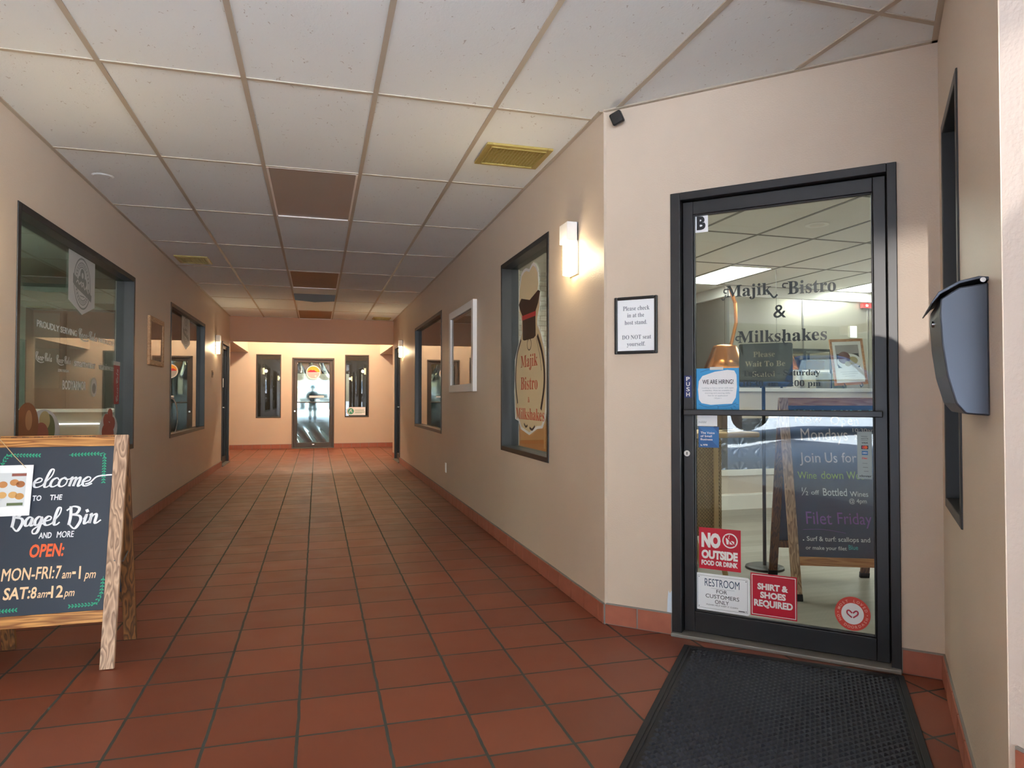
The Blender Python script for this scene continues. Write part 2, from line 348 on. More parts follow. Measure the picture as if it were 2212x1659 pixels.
        for i, q in enumerate(Q):
            d = Q[min(i + 1, n - 1)] - Q[max(i - 1, 0)]
            d = d.normalized() if d.length > 1e-9 else Vector((1, 0))
            ww = w / 2 * ((1 - brush) + brush * max(0, -d.y)) ; nn = Vector((-d.y, d.x)) * ww
            if i == 0: q = q - d * ww * .6
            if i == n - 1: q = q + d * ww * .6
            vs += [(q.x + nn.x, q.y + nn.y, z), (q.x - nn.x, q.y - nn.y, z)]
        return s.add(vs, [(2 * i, 2 * i + 1, 2 * i + 3, 2 * i + 2) for i in range(n - 1)])
    def build(s, name, parent=None, mw=None, bevel=0, seg=2, sub=0):
        me = bpy.data.meshes.new(name); me.from_pydata(s.v, [], s.f)
        for mt in s.mats: me.materials.append(mt)
        me.polygons.foreach_set('material_index', s.mi); me.polygons.foreach_set('use_smooth', s.sm); me.update()
        o = bpy.data.objects.new(name, me); COL.objects.link(o)
        if parent: o.parent = parent
        if mw is not None: o.matrix_local = mw
        if bevel:
            b = o.modifiers.new('edge', 'BEVEL'); b.width = bevel; b.segments = seg; b.limit_method = 'ANGLE'; b.angle_limit = math.radians(40)
        if sub:
            b = o.modifiers.new('smooth', 'SUBSURF'); b.levels = b.render_levels = sub
        return o
def tag(o, label=None, cat=None, group=None, kind=None):
    if label: o['label'] = label
    if cat: o['category'] = cat
    if group: o['group'] = group
    if kind: o['kind'] = kind
    return o
def thing(name, label, cat, mw=None, group=None, kind=None):
    o = bpy.data.objects.new(name, None); COL.objects.link(o); o.empty_display_size = .1
    if mw is not None: o.matrix_world = mw
    return tag(o, label, cat, group, kind)
def T(x, y, z): return Matrix.Translation((x, y, z))
def struct(name, mb, label, cat, mw=None, **k): return tag(mb.build(name, None, mw, **k), label, cat, None, 'structure')
def framebox(mb, x0, x1, y0, y1, l, r, t, b, z0, z1):
    if l: mb.box(x0, x0 + l, y0, y1, z0, z1)
    if r: mb.box(x1 - r, x1, y0, y1, z0, z1)
    if t: mb.box(x0 + l, x1 - r, y1 - t, y1, z0, z1)
    if b: mb.box(x0 + l, x1 - r, y0, y0 + b, z0, z1)
    return mb
def panelwall(mb, u0, u1, z0, z1, holes, th):
    """wall with openings, drawn in its own frame: front at Z=0, back at Z=-th"""
    us = sorted({u0, u1, *[h[0] for h in holes], *[h[1] for h in holes]}); zs = sorted({z0, z1, *[h[2] for h in holes], *[h[3] for h in holes]})
    hole = lambda a, b: any(h[0] < a < h[1] and h[2] < b < h[3] for h in holes)
    solid = lambda i, j: 0 <= i < len(us) - 1 and 0 <= j < len(zs) - 1 and not hole((us[i] + us[i + 1]) / 2, (zs[j] + zs[j + 1]) / 2)
    for i in range(len(us) - 1):
        for j in range(len(zs) - 1):
            if not solid(i, j): continue
            a, b, c, d = us[i], us[i + 1], zs[j], zs[j + 1]
            mb.add([(a, c, 0), (b, c, 0), (b, d, 0), (a, d, 0)], [(0, 1, 2, 3)]); mb.add([(a, c, -th), (b, c, -th), (b, d, -th), (a, d, -th)], [(3, 2, 1, 0)])
            if not solid(i - 1, j): mb.add([(a, c, 0), (a, d, 0), (a, d, -th), (a, c, -th)], [(0, 1, 2, 3)])
            if not solid(i + 1, j): mb.add([(b, c, 0), (b, d, 0), (b, d, -th), (b, c, -th)], [(3, 2, 1, 0)])
            if not solid(i, j - 1): mb.add([(a, c, 0), (b, c, 0), (b, c, -th), (a, c, -th)], [(3, 2, 1, 0)])
            if not solid(i, j + 1): mb.add([(a, d, 0), (b, d, 0), (b, d, -th), (a, d, -th)], [(0, 1, 2, 3)])
    return mb
XL, XR, HC, YF, YH = -1.55, 1.435, 2.668, 16.55, 13.6
C45 = Vector((1.443, 3.297, 0)); U45 = Vector((.7128, -.7014, 0)); C3 = C45 + U45 * 1.487
U3 = Vector((-.69214, -.72176, 0))
ML = frame((XL, 0, 0), (0, 1, 0)); MR = frame((XR, 0, 0), (0, -1, 0)); M45 = frame(C45, U45); M3 = frame(C3, U3); MF = frame((0, YF, 0), (1, 0, 0))
# ------------------------------------------------------------------ structure: walls, floor, ceiling
mb = MB(WALL); panelwall(mb, 1.1, YH, 0, 2.75, [(4.24, 6.71, .72, 2.223), (8.25, 10.65, .72, 2.22), (12.5, 13.45, -.01, 2.13)], .15)
struct('wall_left', mb, 'long peach stucco wall on the left side of the passage', 'wall', ML)
mb = MB(WALL); panelwall(mb, -YH, -3.29, 0, 2.75, [(-5.355, -4.17, .745, 2.24), (-10.43, -8.11, .735, 2.22), (-13.2, -12.35, -.01, 2.13)], .15)
struct('wall_right', mb, 'long peach stucco wall on the right side of the passage', 'wall', MR)
mb = MB(WALL); panelwall(mb, 0, 1.487, 0, 2.75, [(.349, 1.331, -.01, 2.178)], .15)
mb.m(pm('bare plaster chip', '#cfdbe6', .8)); mb.poly([(.322, .103), (.347, .103), (.347, .215), (.336, .2), (.33, .214), (.325, .17)], .0012)
struct('wall_angled', mb, 'pale angled wall around the glass shop door', 'wall', M45)
mb = MB(WALL); panelwall(mb, 0, 1.545, 0, 2.75, [(.17, .73, .74, 2.24)], .12)
struct('wall_alcove', mb, 'peach return wall behind the black letter box', 'wall', M3)
mb = MB(pm('outer stucco', '#dccfc4', .6, bump=(90, .35, .005))); mb.box(XR, 1.95, .55, 1.137, 0, 4)
struct('pillar_right', mb, 'bright textured pillar at the right edge beside the entrance', 'pillar')
mb = MB(WALL); mb.box(-2.06, XL, .55, 1.1, 0, 4)  # unseen pillar, added to block bright outdoors from the door glass reflection
struct('added_pillar_left', mb, 'unseen left pillar added to darken the door glass reflection', 'pillar')
mb = MB(WALL); panelwall(mb, -4.2, 4.2, 0, 3.85, [(-.55, .39, -.01, 2.095), (-1.33, -.79, .708, 2.16), (.632, 1.187, .713, 2.18)], .15)
struct('wall_far', mb, 'bright peach wall at the far end with a door between two narrow windows', 'wall', MF)
mb = MB(pm('warm shade beam paint', '#bb8c69', .45, bump=(140, .2, .004))); mb.box(XL - .15, XR + .15, YH - .1, YH + .05, 2.21, 3.85)  # the beam's dim warm light is put into this darker colour
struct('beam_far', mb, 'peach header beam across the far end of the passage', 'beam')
mb = MB(WALL)
for x0, x1 in ((-1.62, -1.5), (1.44, 1.56)): mb.box(x0, x1, YH + .05, YF, 2.2, 3.85)
struct('trim_1', mb, 'upper side walls of the bright vestibule beyond the beam', 'wall')
mb = MB(WALL); mb.box(-4.2, -1.6, YH + .05, YF, 2.2, 2.26); mb.box(1.54, 4.2, YH + .05, YF, 2.2, 2.26)
struct('ceiling_side', mb, 'low ceilings of the side branches of the vestibule', 'ceiling')
mb = MB(WALL); mb.box(-4.2, -1.7, YH - .1, YH + .05, 0, 2.26); mb.box(1.585, 4.2, YH - .1, YH + .05, 0, 2.26); mb.box(-4.35, -4.2, YH - .1, YF + .1, 0, 3.85); mb.box(4.2, 4.35, YH - .1, YF + .1, 0, 3.85)
struct('wall_vestibule', mb, 'side walls of the vestibule at the far end', 'wall')
mb = MB(FLOOR)
mb.prism([(-4.3, YH), (-4.3, YF + .2), (4.3, YF + .2), (4.3, YH), (1.5, YH), (1.5, 3.36), (2.56, 2.27), (1.5, 1.13), (9, 1.13), (9, -1), (-7, -1), (-7, 1.13), (-1.62, 1.13), (-1.62, YH)], -.06, 0)
struct('floor', mb, 'red brown terracotta tile floor of the passage', 'floor')
cpoly = [(-1.56, 1.05), (1.44, 1.05), (1.45, 1.14), (2.515, 2.25), (1.455, 3.30), (1.45, YH), (-1.56, YH)]
mb = MB(CEIL); mb.prism(cpoly, HC, HC + .03)
ceil = struct('ceiling', mb, 'white dropped tile ceiling over the passage', 'ceiling')
mb = MB(TBAR)
CX = [-.9496 + .61 * i for i in range(6)]; RY = [3.4133 + 1.2627 * j for j in range(-1, 9)]
def rb(y):
    if 1.14 < y <= 2.253: return 1.435 + (y - 1.139) * 1.068 / 1.114
    if 2.253 < y < 3.297: return 2.503 - (y - 2.253) * 1.06 / 1.044
    return XR
for x in CX:
    if x < 1.43: mb.box(x - .012, x + .012, 1.05, YH - .1, HC - .005, HC + .001)
    else: mb.box(x - .012, x + .012, 1.139 + (x - 1.435) * 1.043, 3.297 - (x - 1.443) * .985, HC - .005, HC + .001)
for y in RY:
    if y < YH - .1: mb.box(XL, rb(y), y - .011, y + .011, HC - .0045, HC + .001)
mb.box(XL, XL + .022, 1.1, YH - .1, HC - .006, HC + .001); mb.box(XR - .022, XR, 3.297, YH - .1, HC - .006, HC + .001)
for M, l in ((M45, 1.487), (M3, 1.545)):
    mb.xf = M; mb.box(0, l, HC - .008, HC + .001, 0, .022)
mb.xf = Matrix(); mb.build('ceiling_grid', ceil)
def basemb(mb, M, u0, u1, h=.1, th=.012, step=.2, z0=0):
    mb.xf = M; mb.m(GROUT); mb.box(u0, u1, z0, z0 + h + .006, 0, th * .6); mb.m(BRICKBASE); u = u0
    while u < u1 - .01:
        v = min(u + step, u1); mb.box(u + .004, v - .004, z0 + .004, z0 + h, 0, th); u = v
    mb.xf = Matrix(); return mb
mb = MB(BRICKBASE); basemb(mb, ML, 1.1, 12.5); basemb(mb, ML, 13.45, YH); struct('baseboard_left', mb, 'terracotta tile base along the left wall', 'baseboard')
mb = MB(BRICKBASE); basemb(mb, MR, -12.35, -3.285); basemb(mb, MR, -YH, -13.2); struct('baseboard_right', mb, 'terracotta tile base along the right wall', 'baseboard')
mb = MB(BRICKBASE); basemb(mb, M45, -.006, .349, step=.178); basemb(mb, M45, 1.331, 1.487); struct('baseboard_angled', mb, 'terracotta tile base either side of the glass shop door', 'baseboard')
mb = MB(BRICKBASE); basemb(mb, M3, 0, 1.53); struct('baseboard_alcove', mb, 'shadowed terracotta tile base below the letter box', 'baseboard')
mb = MB(BRICKBASE); basemb(mb, MF, -4.2, -.55); basemb(mb, MF, .39, 4.2); struct('baseboard_far', mb, 'bright terracotta tile base along the far wall', 'baseboard')
mb = MB(BRICKBASE); basemb(mb, MR, -1.12, -.55, h=.42); struct('trim_2', mb, 'red brick plinth with grey cap at the foot of the right pillar', 'plinth')
# shells of the rooms behind the glass
mb = MB(BWALL); mb.box(10, 10.15, 1.1, 12.4, 0, 3.85); mb.box(3.75, 10, 12.2, 12.35, 0, 3.85); mb.box(1.95, 10, .95, 1.1, 0, 3.85); struct('wall_bistro', mb, 'plain walls of the shop behind the angled door', 'wall')
mb = MB(PLANK); mb.prism([(1.52, 3.34), (2.57, 2.29), (1.6, 1.25), (10, 1.25), (10, 12.3), (1.52, 12.3)], -.05, .002); struct('floor_bistro', mb, 'pale grey plank floor behind the angled glass door', 'floor')
BP = [(1.6, 1.2), (10, 1.2), (10, 12.2), (1.56, 12.2), (1.56, 3.42), (2.68, 2.3)]
mb = MB(BCEIL); mb.prism(BP, HC, HC + .03); bc = struct('ceiling_bistro', mb, 'white tiled ceiling seen through the angled glass door', 'ceiling')
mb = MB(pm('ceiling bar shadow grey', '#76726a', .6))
for i in range(2, 14):
    x = 2.67 + .61 * (i - 1) - 1.22 * 0
    if x < 9.9: mb.box(x - .012, x + .012, 2.4 if x > 2.7 else 3.4, 8.0, HC - .005, HC + .001)
for y in [4.16, 5.42, 6.68, 7.94]: mb.box(1.6, 9.9, y - .011, y + .011, HC - .0045, HC + .001)
mb.build('ceiling_grid', bc)
mb = MB(BRICKW); mb.box(1.59, 3.6, 7.75, 7.85, 0, HC); struct('wall_brick', mb, 'white painted brick wall seen through the tall window with the pin shaped decal', 'wall')
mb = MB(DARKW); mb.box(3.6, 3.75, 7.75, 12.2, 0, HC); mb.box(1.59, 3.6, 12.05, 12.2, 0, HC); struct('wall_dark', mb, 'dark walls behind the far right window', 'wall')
mb = MB(STOREW); mb.box(-6.35, -6.2, 1.1, 12.2, 0, 3.85); mb.box(-6.2, -1.7, 12.0, 12.15, 0, 3.85); mb.box(-6.2, -1.55, 1.1, 1.25, 0, 3.85); mb.box(-6.2, -1.71, 1.2, 12.1, 2.86, 2.9); mb.box(-6.2, -1.7, 7.35, 7.45, 0, 2.9) if False else None
struct('wall_store', mb, 'green grey walls of the dim shop behind the left windows', 'wall')
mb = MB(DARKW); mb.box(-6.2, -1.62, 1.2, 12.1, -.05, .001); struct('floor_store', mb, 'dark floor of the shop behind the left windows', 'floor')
mb = MB(pm('back room wall', '#8c7c72', .7)); mb.box(-2.2, 2.2, 18.6, 18.7, 0, 3); mb.box(-2.3, -2.2, 16.7, 18.7, 0, 3); mb.box(2.2, 2.3, 16.7, 18.7, 0, 3); mb.box(-2.3, 2.3, 16.7, 18.7, 2.9, 3); mb.box(-2.3, 2.3, 16.7, 18.7, -.05, 0); mb.box(-.7, -.6, 16.7, 18.6, 0, 2.9); mb.box(.45, .55, 16.7, 18.6, 0, 2.9)
struct('wall_back', mb, 'dark rooms behind the far wall', 'wall')
mb = MB(WALL); mb.box(-7, -1.55, .97, 1.1, 0, 4); struct('wall_facade', mb, 'peach front wall of the building left of the entrance', 'wall')
mb = MB(WALL); mb.box(-7, 10.2, -5.9, 1.06, HC, HC + .1); mb.box(-7, 10.2, -6.05, -5.9, 2.5, 4); mb.box(-7, 10.2, -6.05, 18.8, 3.85, 4); struct('roof', mb, 'porch roof and fascia over the entrance, unseen and deepened to even out the daylight', 'roof')  # unseen porch, its depth shaped to flatten daylight along the passage
mb = MB(CONC)
prof = [(-.95, -.02), (-5.2, -.02), (-8.2, .40), (-12, .5), (-80, .6)]
for (a, za), (b, zb) in zip(prof, prof[1:]): mb.quad((-60, a, za), (-60, b, zb), (60, b, zb), (60, a, za))
struct('ground', mb, 'sunlit concrete car park outside the entrance', 'ground')

# ------------------------------------------------------------------ windows and doors
def window(name, M, u0, u1, z0, z1, label, glass, fwid=.042, depth=.1, mat=BRONZE):
    r = thing(name, label, 'window', M @ T(u0, z0, 0), None, 'structure'); a, b = u1 - u0, z1 - z0
    f = MB(mat); framebox(f, 0, a, 0, b, fwid, fwid, fwid, fwid, -.135, .006); f.build('window_frame', r, None, .003)
    g = MB(glass); g.box(fwid - .005, a - fwid + .005, fwid - .005, b - fwid + .005, -depth - .006, -depth); g.build('glass_pane', r); return r
W1 = window('window_1', ML, 4.24, 6.71, .72, 2.223, 'large dark framed shop window with pennant and drinks lettering on the left wall', GLASS, depth=.07)
W2 = window('window_2', ML, 8.25, 10.65, .72, 2.22, 'second dark framed shop window along the left wall beyond the small picture', GLASSD, depth=.05)
W3 = window('window_3', MR, -5.355, -4.17, .745, 2.24, 'tall dark framed window with a pin shaped decal on the right wall', GLASS, .036, .07)
W4 = window('window_4', MR, -10.43, -8.11, .735, 2.22, 'dark framed window on the right wall beyond the white framed picture', GLASSD, depth=.045)
W5 = window('window_5', MF, -1.33, -.79, .708, 2.16, 'narrow dark window left of the far door', GLASSD, .025, .06, BRONZE2)
W6 = window('window_6', MF, .632, 1.187, .713, 2.18, 'narrow dark window right of the far door with a white sign at its foot', GLASSD, .025, .06, BRONZE2)
W7 = window('window_7', M3, .17, .73, .74, 2.24, 'narrow dark framed window behind the black letter box', GLASS, .036, .06)
def door(name, M, u0, u1, z1, label, glass, fl=.048, ft=.038, st=.05, top=.064, bot=.098, mat=BRONZE, gz=-.05):
    r = thing(name, label, 'door', M @ T(u0, 0, 0), None, 'structure'); a = u1 - u0
    f = MB(mat); framebox(f, 0, a, 0, z1, fl, fl * .8, ft, 0, -.14, .012); f.box(fl, a - fl * .8, z1 - ft - .014, z1 - ft, -.14, -.076); f.box(fl, fl + .014, 0, z1 - ft - .014, -.14, -.076); f.box(a - fl * .8 - .014, a - fl * .8, 0, z1 - ft - .014, -.14, -.076); f.build('door_frame', r, None, .003)
    l0, l1 = fl + .004, a - fl * .8 - .004; g = MB(mat); framebox(g, l0, l1, .022, z1 - ft - .004, st, st, top, bot, -.072, -.028); framebox(g, l0 + st, l1 - st, .022 + bot, z1 - ft - .004 - top, .008, .008, .008, .008, -.058, -.034); leaf = g.build('door_leaf', r, None, .003)
    h = MB(glass); h.box(l0 + st - .004, l1 - st + .004, .022 + bot - .004, z1 - ft - top, gz - .006, gz); pane = h.build('glass_pane', r)
    t = MB(pm('threshold metal', '#8e8c86', .45, .4) if name == 'door_1' else GREYP); t.box(0, a, 0, .018, -.14, .035); t.build('threshold', r, None, .004)
    return r, leaf, pane
D1, F1, G1 = door('door_1', M45, .349, 1.331, 2.178, 'dark framed glass shop door with stickers, push bar and lettering in the angled wall', GLASS)
pb = MB(BRONZE); pb.box(.065, .921, 1.080, 1.108, .0, .03); pb.box(.07, .1, 1.084, 1.104, -.03, .0); pb.box(.886, .916, 1.084, 1.104, -.03, 0); pb.build('push_bar', F1, None, .004)
lk = MB(CHROME); lk.cyl((.07, .891, -.03), (.07, .891, -.02), .015); lk.m(BLACK); lk.box(.068, .072, .884, .898, -.021, -.0195); lk.build('lock', F1)
tx = MB(pm('charcoal vinyl', '#2e3634', .5)); gz = -.0485; o = -.349
tx.text('Majik', .605 + o, .815 + o, 1.652, .056, gz, .004, 0, bold); tx.text('Bistro', .885 + o, 1.089 + o, 1.647, .06, gz, .004, 0, bold)
for cx, cy in ((.605, 1.66), (.873, 1.668)):
    cx += o; tx.stroke([(cx + .012, cy + .03), (cx - .006, cy + .03), (cx - .009, cy + .016), (cx + .002, cy + .012)], .006, gz)
tx.stroke([(.605 + o, 1.665), (.593 + o, 1.64), (.585 + o, 1.646)], .005, gz); tx.stroke([(.808 + o, 1.655), (.824 + o, 1.636), (.838 + o, 1.648)], .008, gz)
tx.text('&', .821 + o, .877 + o, 1.54, .062, gz, .006)
tx.text('Milkshakes', .66 + o, 1.05 + o, 1.428, .056, gz, .004, 0, bold)
tx.stroke([(.675 + o, 1.458), (.655 + o, 1.458), (.651 + o, 1.444), (.662 + o, 1.440)], .006, gz); tx.stroke([(.86 + o, 1.44), (.872 + o, 1.412), (.884 + o, 1.42)], .007, gz)
tx.text('Tuesday - Saturday', .68 + o, 1.02 + o, 1.268, .027, gz, .004, 0, bold); tx.text('10:30 am - 2:00 pm', .675 + o, 1.022 + o, 1.218, .027, gz, .004, 0, bold)
tx.build('lettering', G1)
D2, F2, G2 = door('door_2', MF, -.55, .39, 2.095, 'dark framed glass door with a round badge at the far end of the passage', GLASS, .04, .04, .065, .06, .1, BRONZE2)
film = MB(glassmat('black film sheet', '#000000', .42, .035)); nu, nv = 24, 50; vs = []; fs = []
for j in range(nv + 1):
    for i in range(nu + 1):
        x = .09 + .76 * i / nu; z = .125 + 1.87 * j / nv; t = max(0, (z - 1.58) / .38); q = max(0, (.62 - z) / .4)
        vs.append((x, z, -.0595 - .011 * t * (1 + math.sin(26 * (x - .47) * (1 + .4 * (z - 2)) + 9 * z)) - .006 * q * (1 + math.sin(20 * x + 14 * z))))
for j in range(nv):
    for i in range(nu): a = j * (nu + 1) + i; fs.append((a, a + 1, a + nu + 2, a + nu + 1))
film.smooth = True; film.add(vs, fs); film.build('privacy_film', G2)
k = MB(BRONZE2); k.box(.10, .86, 1.05, 1.075, -.03, .01); k.build('push_bar', F2, None, .004)
k = MB(CHROME); k.cyl((.062, .858, -.03), (.062, .858, -.012), .02); k.build('lock', F2)
k = MB(CHROME); k.box(.45, .5, .075, .1, -.03, -.01); k.build('door_stop', F2, None, .003)
tp = MB(PAPER); tp.rect(.095, .125, 1.95, 1.99, -.047); tp.build('tape', G2)
for nm, M, u0, u1, lab, s in (('door_3', ML, 12.5, 13.45, 'dark glass side door near the far end of the left wall', 1), ('door_4', MR, -13.2, -12.35, 'dark glass side door near the far end of the right wall', -1)):
    D, Fd, Gd = door(nm, M, u0, u1, 2.13, lab, GLASSD)
    k = MB(CHROME); x = .12 if s > 0 else .74
    k.box(x - .06, x + .06, .99, 1.01, 0, .035); k.box(x - .05, x - .03, .99, 1.01, -.03, 0); k.box(x + .03, x + .05, .99, 1.01, -.03, 0); k.build('door_handle', Fd, None, .003)
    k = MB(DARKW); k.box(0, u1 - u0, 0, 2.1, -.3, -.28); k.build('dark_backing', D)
# ------------------------------------------------------------------ lights on the walls and ceiling
def sconce(M, label, watts=.9):
    r = thing('wall_sconce', label, 'wall light', M, 'passage wall sconces')
    b = MB(WHITE); b.box(-.065, .065, 0, .30, 0, .012); b.box(-.065, .065, .19, .30, .0, .07); b.build('housing', r, None, .003)
    g = MB(BULB); g.prism([(-.058, .012), (.058, .012), (.058, .03), (.03, .055), (-.03, .055), (-.058, .03)], .004, .192) if False else None
    pts = [(-.056, -.012), (-.056, -.04), (-.03, -.062), (.03, -.062), (.056, -.04), (.056, -.012)]
    g.add([(x, .006, -z) for x, z in pts] + [(x, .19, -z) for x, z in pts], [tuple(range(6)), tuple(range(11, 5, -1))] + [(i, 6 + i, 6 + (i + 1) % 6, (i + 1) % 6) for i in range(6)])
    g.build('diffuser', r)
    p = light('sconce_bulb', 'POINT', (0, 0, 0), watts, (1, .82, .56), shadow_soft_size=.05); p.parent = r; p.location = (0, .1, .1)
    return r
sconce(MR @ T(-3.715, 1.872, 0), 'lit white wall light beside the tall window on the right wall, nearest of the three')
sconce(ML @ T(3.715, 1.872, 0), 'white wall light added out of view to warm the near left wall', .6)  # extra sconce added out of view for warm light on the near left
sconce(ML @ T(11.75, 1.86, 0), 'lit white wall light near the far end of the left wall')
sconce(MR @ T(-12.02, 1.87, 0), 'lit white wall light near the far end of the right wall')
for x in (-1.4, 1.4): light('back_room_fill', 'POINT', (x, 17.6, 2.6), 14.0, (1, .9, .8), shadow_soft_size=.1)  # fill lights added to lift the dark far windows
r = thing('vestibule_light', 'lit globe light on the ceiling of the far vestibule', 'ceiling light', T(-.07, 15.1, 3.5))
k = MB(VLIGHT); k.lathe([(.001, -.09), (.08, -.07), (.12, 0), (.09, .06), (.05, .08)]); k.build('globe', r)
k = MB(WHITE); k.cyl((0, 0, .08), (0, 0, .34), .05); k.build('ceiling_plate', r)
p = light('vestibule_bulb', 'POINT', (0, 0, 0), 105, (1, .92, .81), shadow_soft_size=.13); p.parent = r
def grid_panel(name, i, j, label, lens, hang=False):
    x0, x1 = CX[i] + .012, CX[i + 1] - .012; y0, y1 = RY[j] + .011, RY[j + 1] - .011
    r = thing(name, label, 'ceiling light', T(x0, y0, HC), 'unlit ceiling panels'); a, b = x1 - x0, y1 - y0
    f = MB(GREYW); f.box(0, .014, 0, b, -.006, .0); f.box(a - .014, a, 0, b, -.006, .0); f.box(.014, a - .014, b - .016, b, -.012, .0); f.box(.014, a - .014, 0, .01, -.006, .0); f.build('lens_frame', r, None, .002)
    l = MB(lens); l.box(.014, a - .014, .01, b - .016, -.003, -.001); l.build('lens', r)
    if hang:
        h = MB(pm('dull grey flap', '#6a645c', .8)); h.xf = Matrix.Rotation(math.radians(-4), 4, 'X'); n = 8
        h.add([(a * (.03 + .94 * i / n), b - .01, -.004) for i in range(n + 1)] + [(a * (.06 + .88 * i / n), b - .01, -.115 + .02 * abs(2 * i / n - 1)) for i in range(n + 1)], [(i, i + 1, n + 2 + i, n + 1 + i) for i in range(n)])
        h.build('hanging_flap', r)
grid_panel('ceiling_light', 1, 2, 'unlit ceiling light with a smoked brown lens, nearest of the three', LENS)
grid_panel('ceiling_light', 1, 5, 'unlit ceiling light with a loose grey flap hanging from it', LENS2, True)
grid_panel('ceiling_light', 1, 8, 'unlit orange brown ceiling panel just before the far beam', LENS2)
def vent(x0, x1, y0, y1, label, n=16, mat=BRASSV):
    r = thing('air_vent', label, 'air vent', T(x0, y0, HC), 'brass coloured ceiling vents'); a, b = x1 - x0, y1 - y0
    f = MB(mat); framebox(f, 0, a, 0, b, .035, .035, .035, .035, -.014, 0); framebox(f, .03, a - .03, .03, b - .03, .008, .008, .008, .008, -.02, -.008); f.build('vent_frame', r, None, .003)
    g = MB(VENTD); g.rect(.03, a - .03, .03, b - .03, -.001); g.build('vent_core', r)
    s = MB(mat); m = n
    for i in range(1, n): u = .038 + (a - .076) * i / n; s.box(u - .003, u + .003, .038, b - .038, -.012, -.003)
    for i in range(1, m): v = .038 + (b - .076) * i / m; s.box(.038, a - .038, v - .003, v + .003, -.011, -.004)
    s.build('grille', r)
vent(.955, 1.365, 3.88, 4.235, 'square brass coloured vent in the ceiling above the near right wall')
vent(-1.46, -1.13, 7.88, 8.26, 'brass coloured vent in the ceiling above the left wall', 10)
vent(1.0, 1.33, 12.9, 13.25, 'dull vent in the ceiling by the far right corner', 8)
k = MB(CEIL); k.lathe([(.001, -.006), (.055, -.006), (.068, 0)], seg=36); tag(k.build('cover_plate', None, T(-1.405, 5.2, HC)), 'round white cover plate in a ceiling tile above the large left window', 'cover plate')

# ------------------------------------------------------------------ things on the walls
r = thing('security_camera', 'small black cube security camera at the top of the angled wall', 'camera', M45 @ T(.086, 2.597, .05) @ Matrix.Rotation(math.radians(20), 4, 'Z') @ Matrix.Rotation(math.radians(16), 4, 'X'))
k = MB(BLACK); k.box(-.031, .031, -.031, .031, -.02, .016); k.build('camera_body', r, None, .009, 4)
k = MB(pm('gloss black face', '#0b0b0c', .15)); k.rrect(-.025, .025, -.025, .025, .006, .0162, .0168); k.cyl((0, 0, .0168), (0, 0, .018), .008); k.build('camera_face', r)
k = MB(BLACK); k.cyl((0, 0, -.05), (0, 0, -.018), .011); k.build('mount', r)
def picture(name, M, a, b, label, fmat, fw_, d, paper, cat='picture'):
    r = thing(name, label, cat, M); f = MB(fmat); framebox(f, 0, a, 0, b, fw_, fw_, fw_, fw_, 0, d); f.build('frame', r, None, .004)
    p = MB(paper); p.box(fw_ - .003, a - fw_ + .003, fw_ - .003, b - fw_ + .003, .001, d * .5); p.build('sheet', r); return r
r = picture('framed_notice', M45 @ T(.056, 1.388, 0), .226, .292, 'black framed white notice on the angled wall left of the glass door', BLACK, .016, .016, PAPER, 'sign')
k = MB(pm('grey print', '#7c868d', .7))
for t, x0, x1, b_, c_ in (('Please check', .045, .185, .222, .022), ('in at the', .068, .157, .187, .021), ('host stand.', .054, .172, .15, .021), ('DO NOT seat', .04, .193, .075, .021), ('yourself.', .066, .162, .04, .021)): k.text(t, x0, x1, b_, c_, .0085, 0, 0, bold)
k.build('lettering', r)
r = picture('framed_picture', ML @ T(7.185, 1.48, 0), .63, .47, 'small light wood framed picture between the two left windows', woodmat('pale wood frame', '#b58a62', '#d3ab82', 5, 0), .05, .025, pm('picture print', '#6f5a49', .5, var=(9, .4)))
k = MB(glassmat('picture glass', '#ffffff', .05)); k.rect(.05, .58, .05, .42, .0135); k.build('glass', r)
r = picture('framed_picture', MR @ T(-7.435, 1.225, 0), 1.2, .865, 'large white framed picture between the two right windows', WHITE, .075, .04, pm('dark print', '#55504a', .5, var=(3, .35)))
k = MB(glassmat('picture glazing', '#ffffff', .06)); k.rect(.075, 1.125, .075, .79, .021); k.build('glass', r)
k = MB(WHITE); k.box(-.035, .035, -.055, .055, 0, .006); k.m(GREYW); k.box(-.016, .016, -.035, .035, .006, .009); tag(k.build('wall_outlet', None, MR @ T(-7.825, .361, 0), .002), 'small white outlet low on the right wall below the framed picture', 'outlet')
k = MB(pm('beige switch plate', '#a58f72', .5)); k.box(-.09, .02, -.055, .055, 0, .012); k.m(GREYP); k.box(-.07, -.02, -.02, .03, .012, .02); tag(k.build('wall_thermostat', None, ML @ T(11.4, 1.53, 0), .003), 'small dull thermostat on the left wall below the far wall light', 'thermostat')
# letter box: side profile swept along the wall
r = thing('letter_box', 'black metal letter box mounted on the return wall beside the glass door', 'letter box', M3 @ T(1.0, 1.12, 0))
BM = pm('black enamelled steel', '#454c58', .33, .55, spec=.8)
prof = [(0, 0), (.05, .004), (.07, .03), (.088, .10), (.098, .18), (.102, .255), (.1, .292), (.06, .318), (0, .325)]
k = MB(BM); k.xf = Matrix(((0, 0, 1, 0), (0, 1, 0, 0), (1, 0, 0, 0), (0, 0, 0, 1))); k.prism([(x, y) for x, y in prof], 0, .35); k.build('box_body', r, None, .004)
lid = [(0, .329), (.02, .334), (.06, .325), (.1, .302), (.118, .279), (.121, .281), (.104, .308), (.062, .332), (.02, .341), (0, .338)]
k = MB(BM); k.xf = Matrix(((0, 0, 1, 0), (0, 1, 0, 0), (1, 0, 0, 0), (0, 0, 0, 1))); k.prism(lid, -.008, .358); k.build('lid', r, None, .0015)
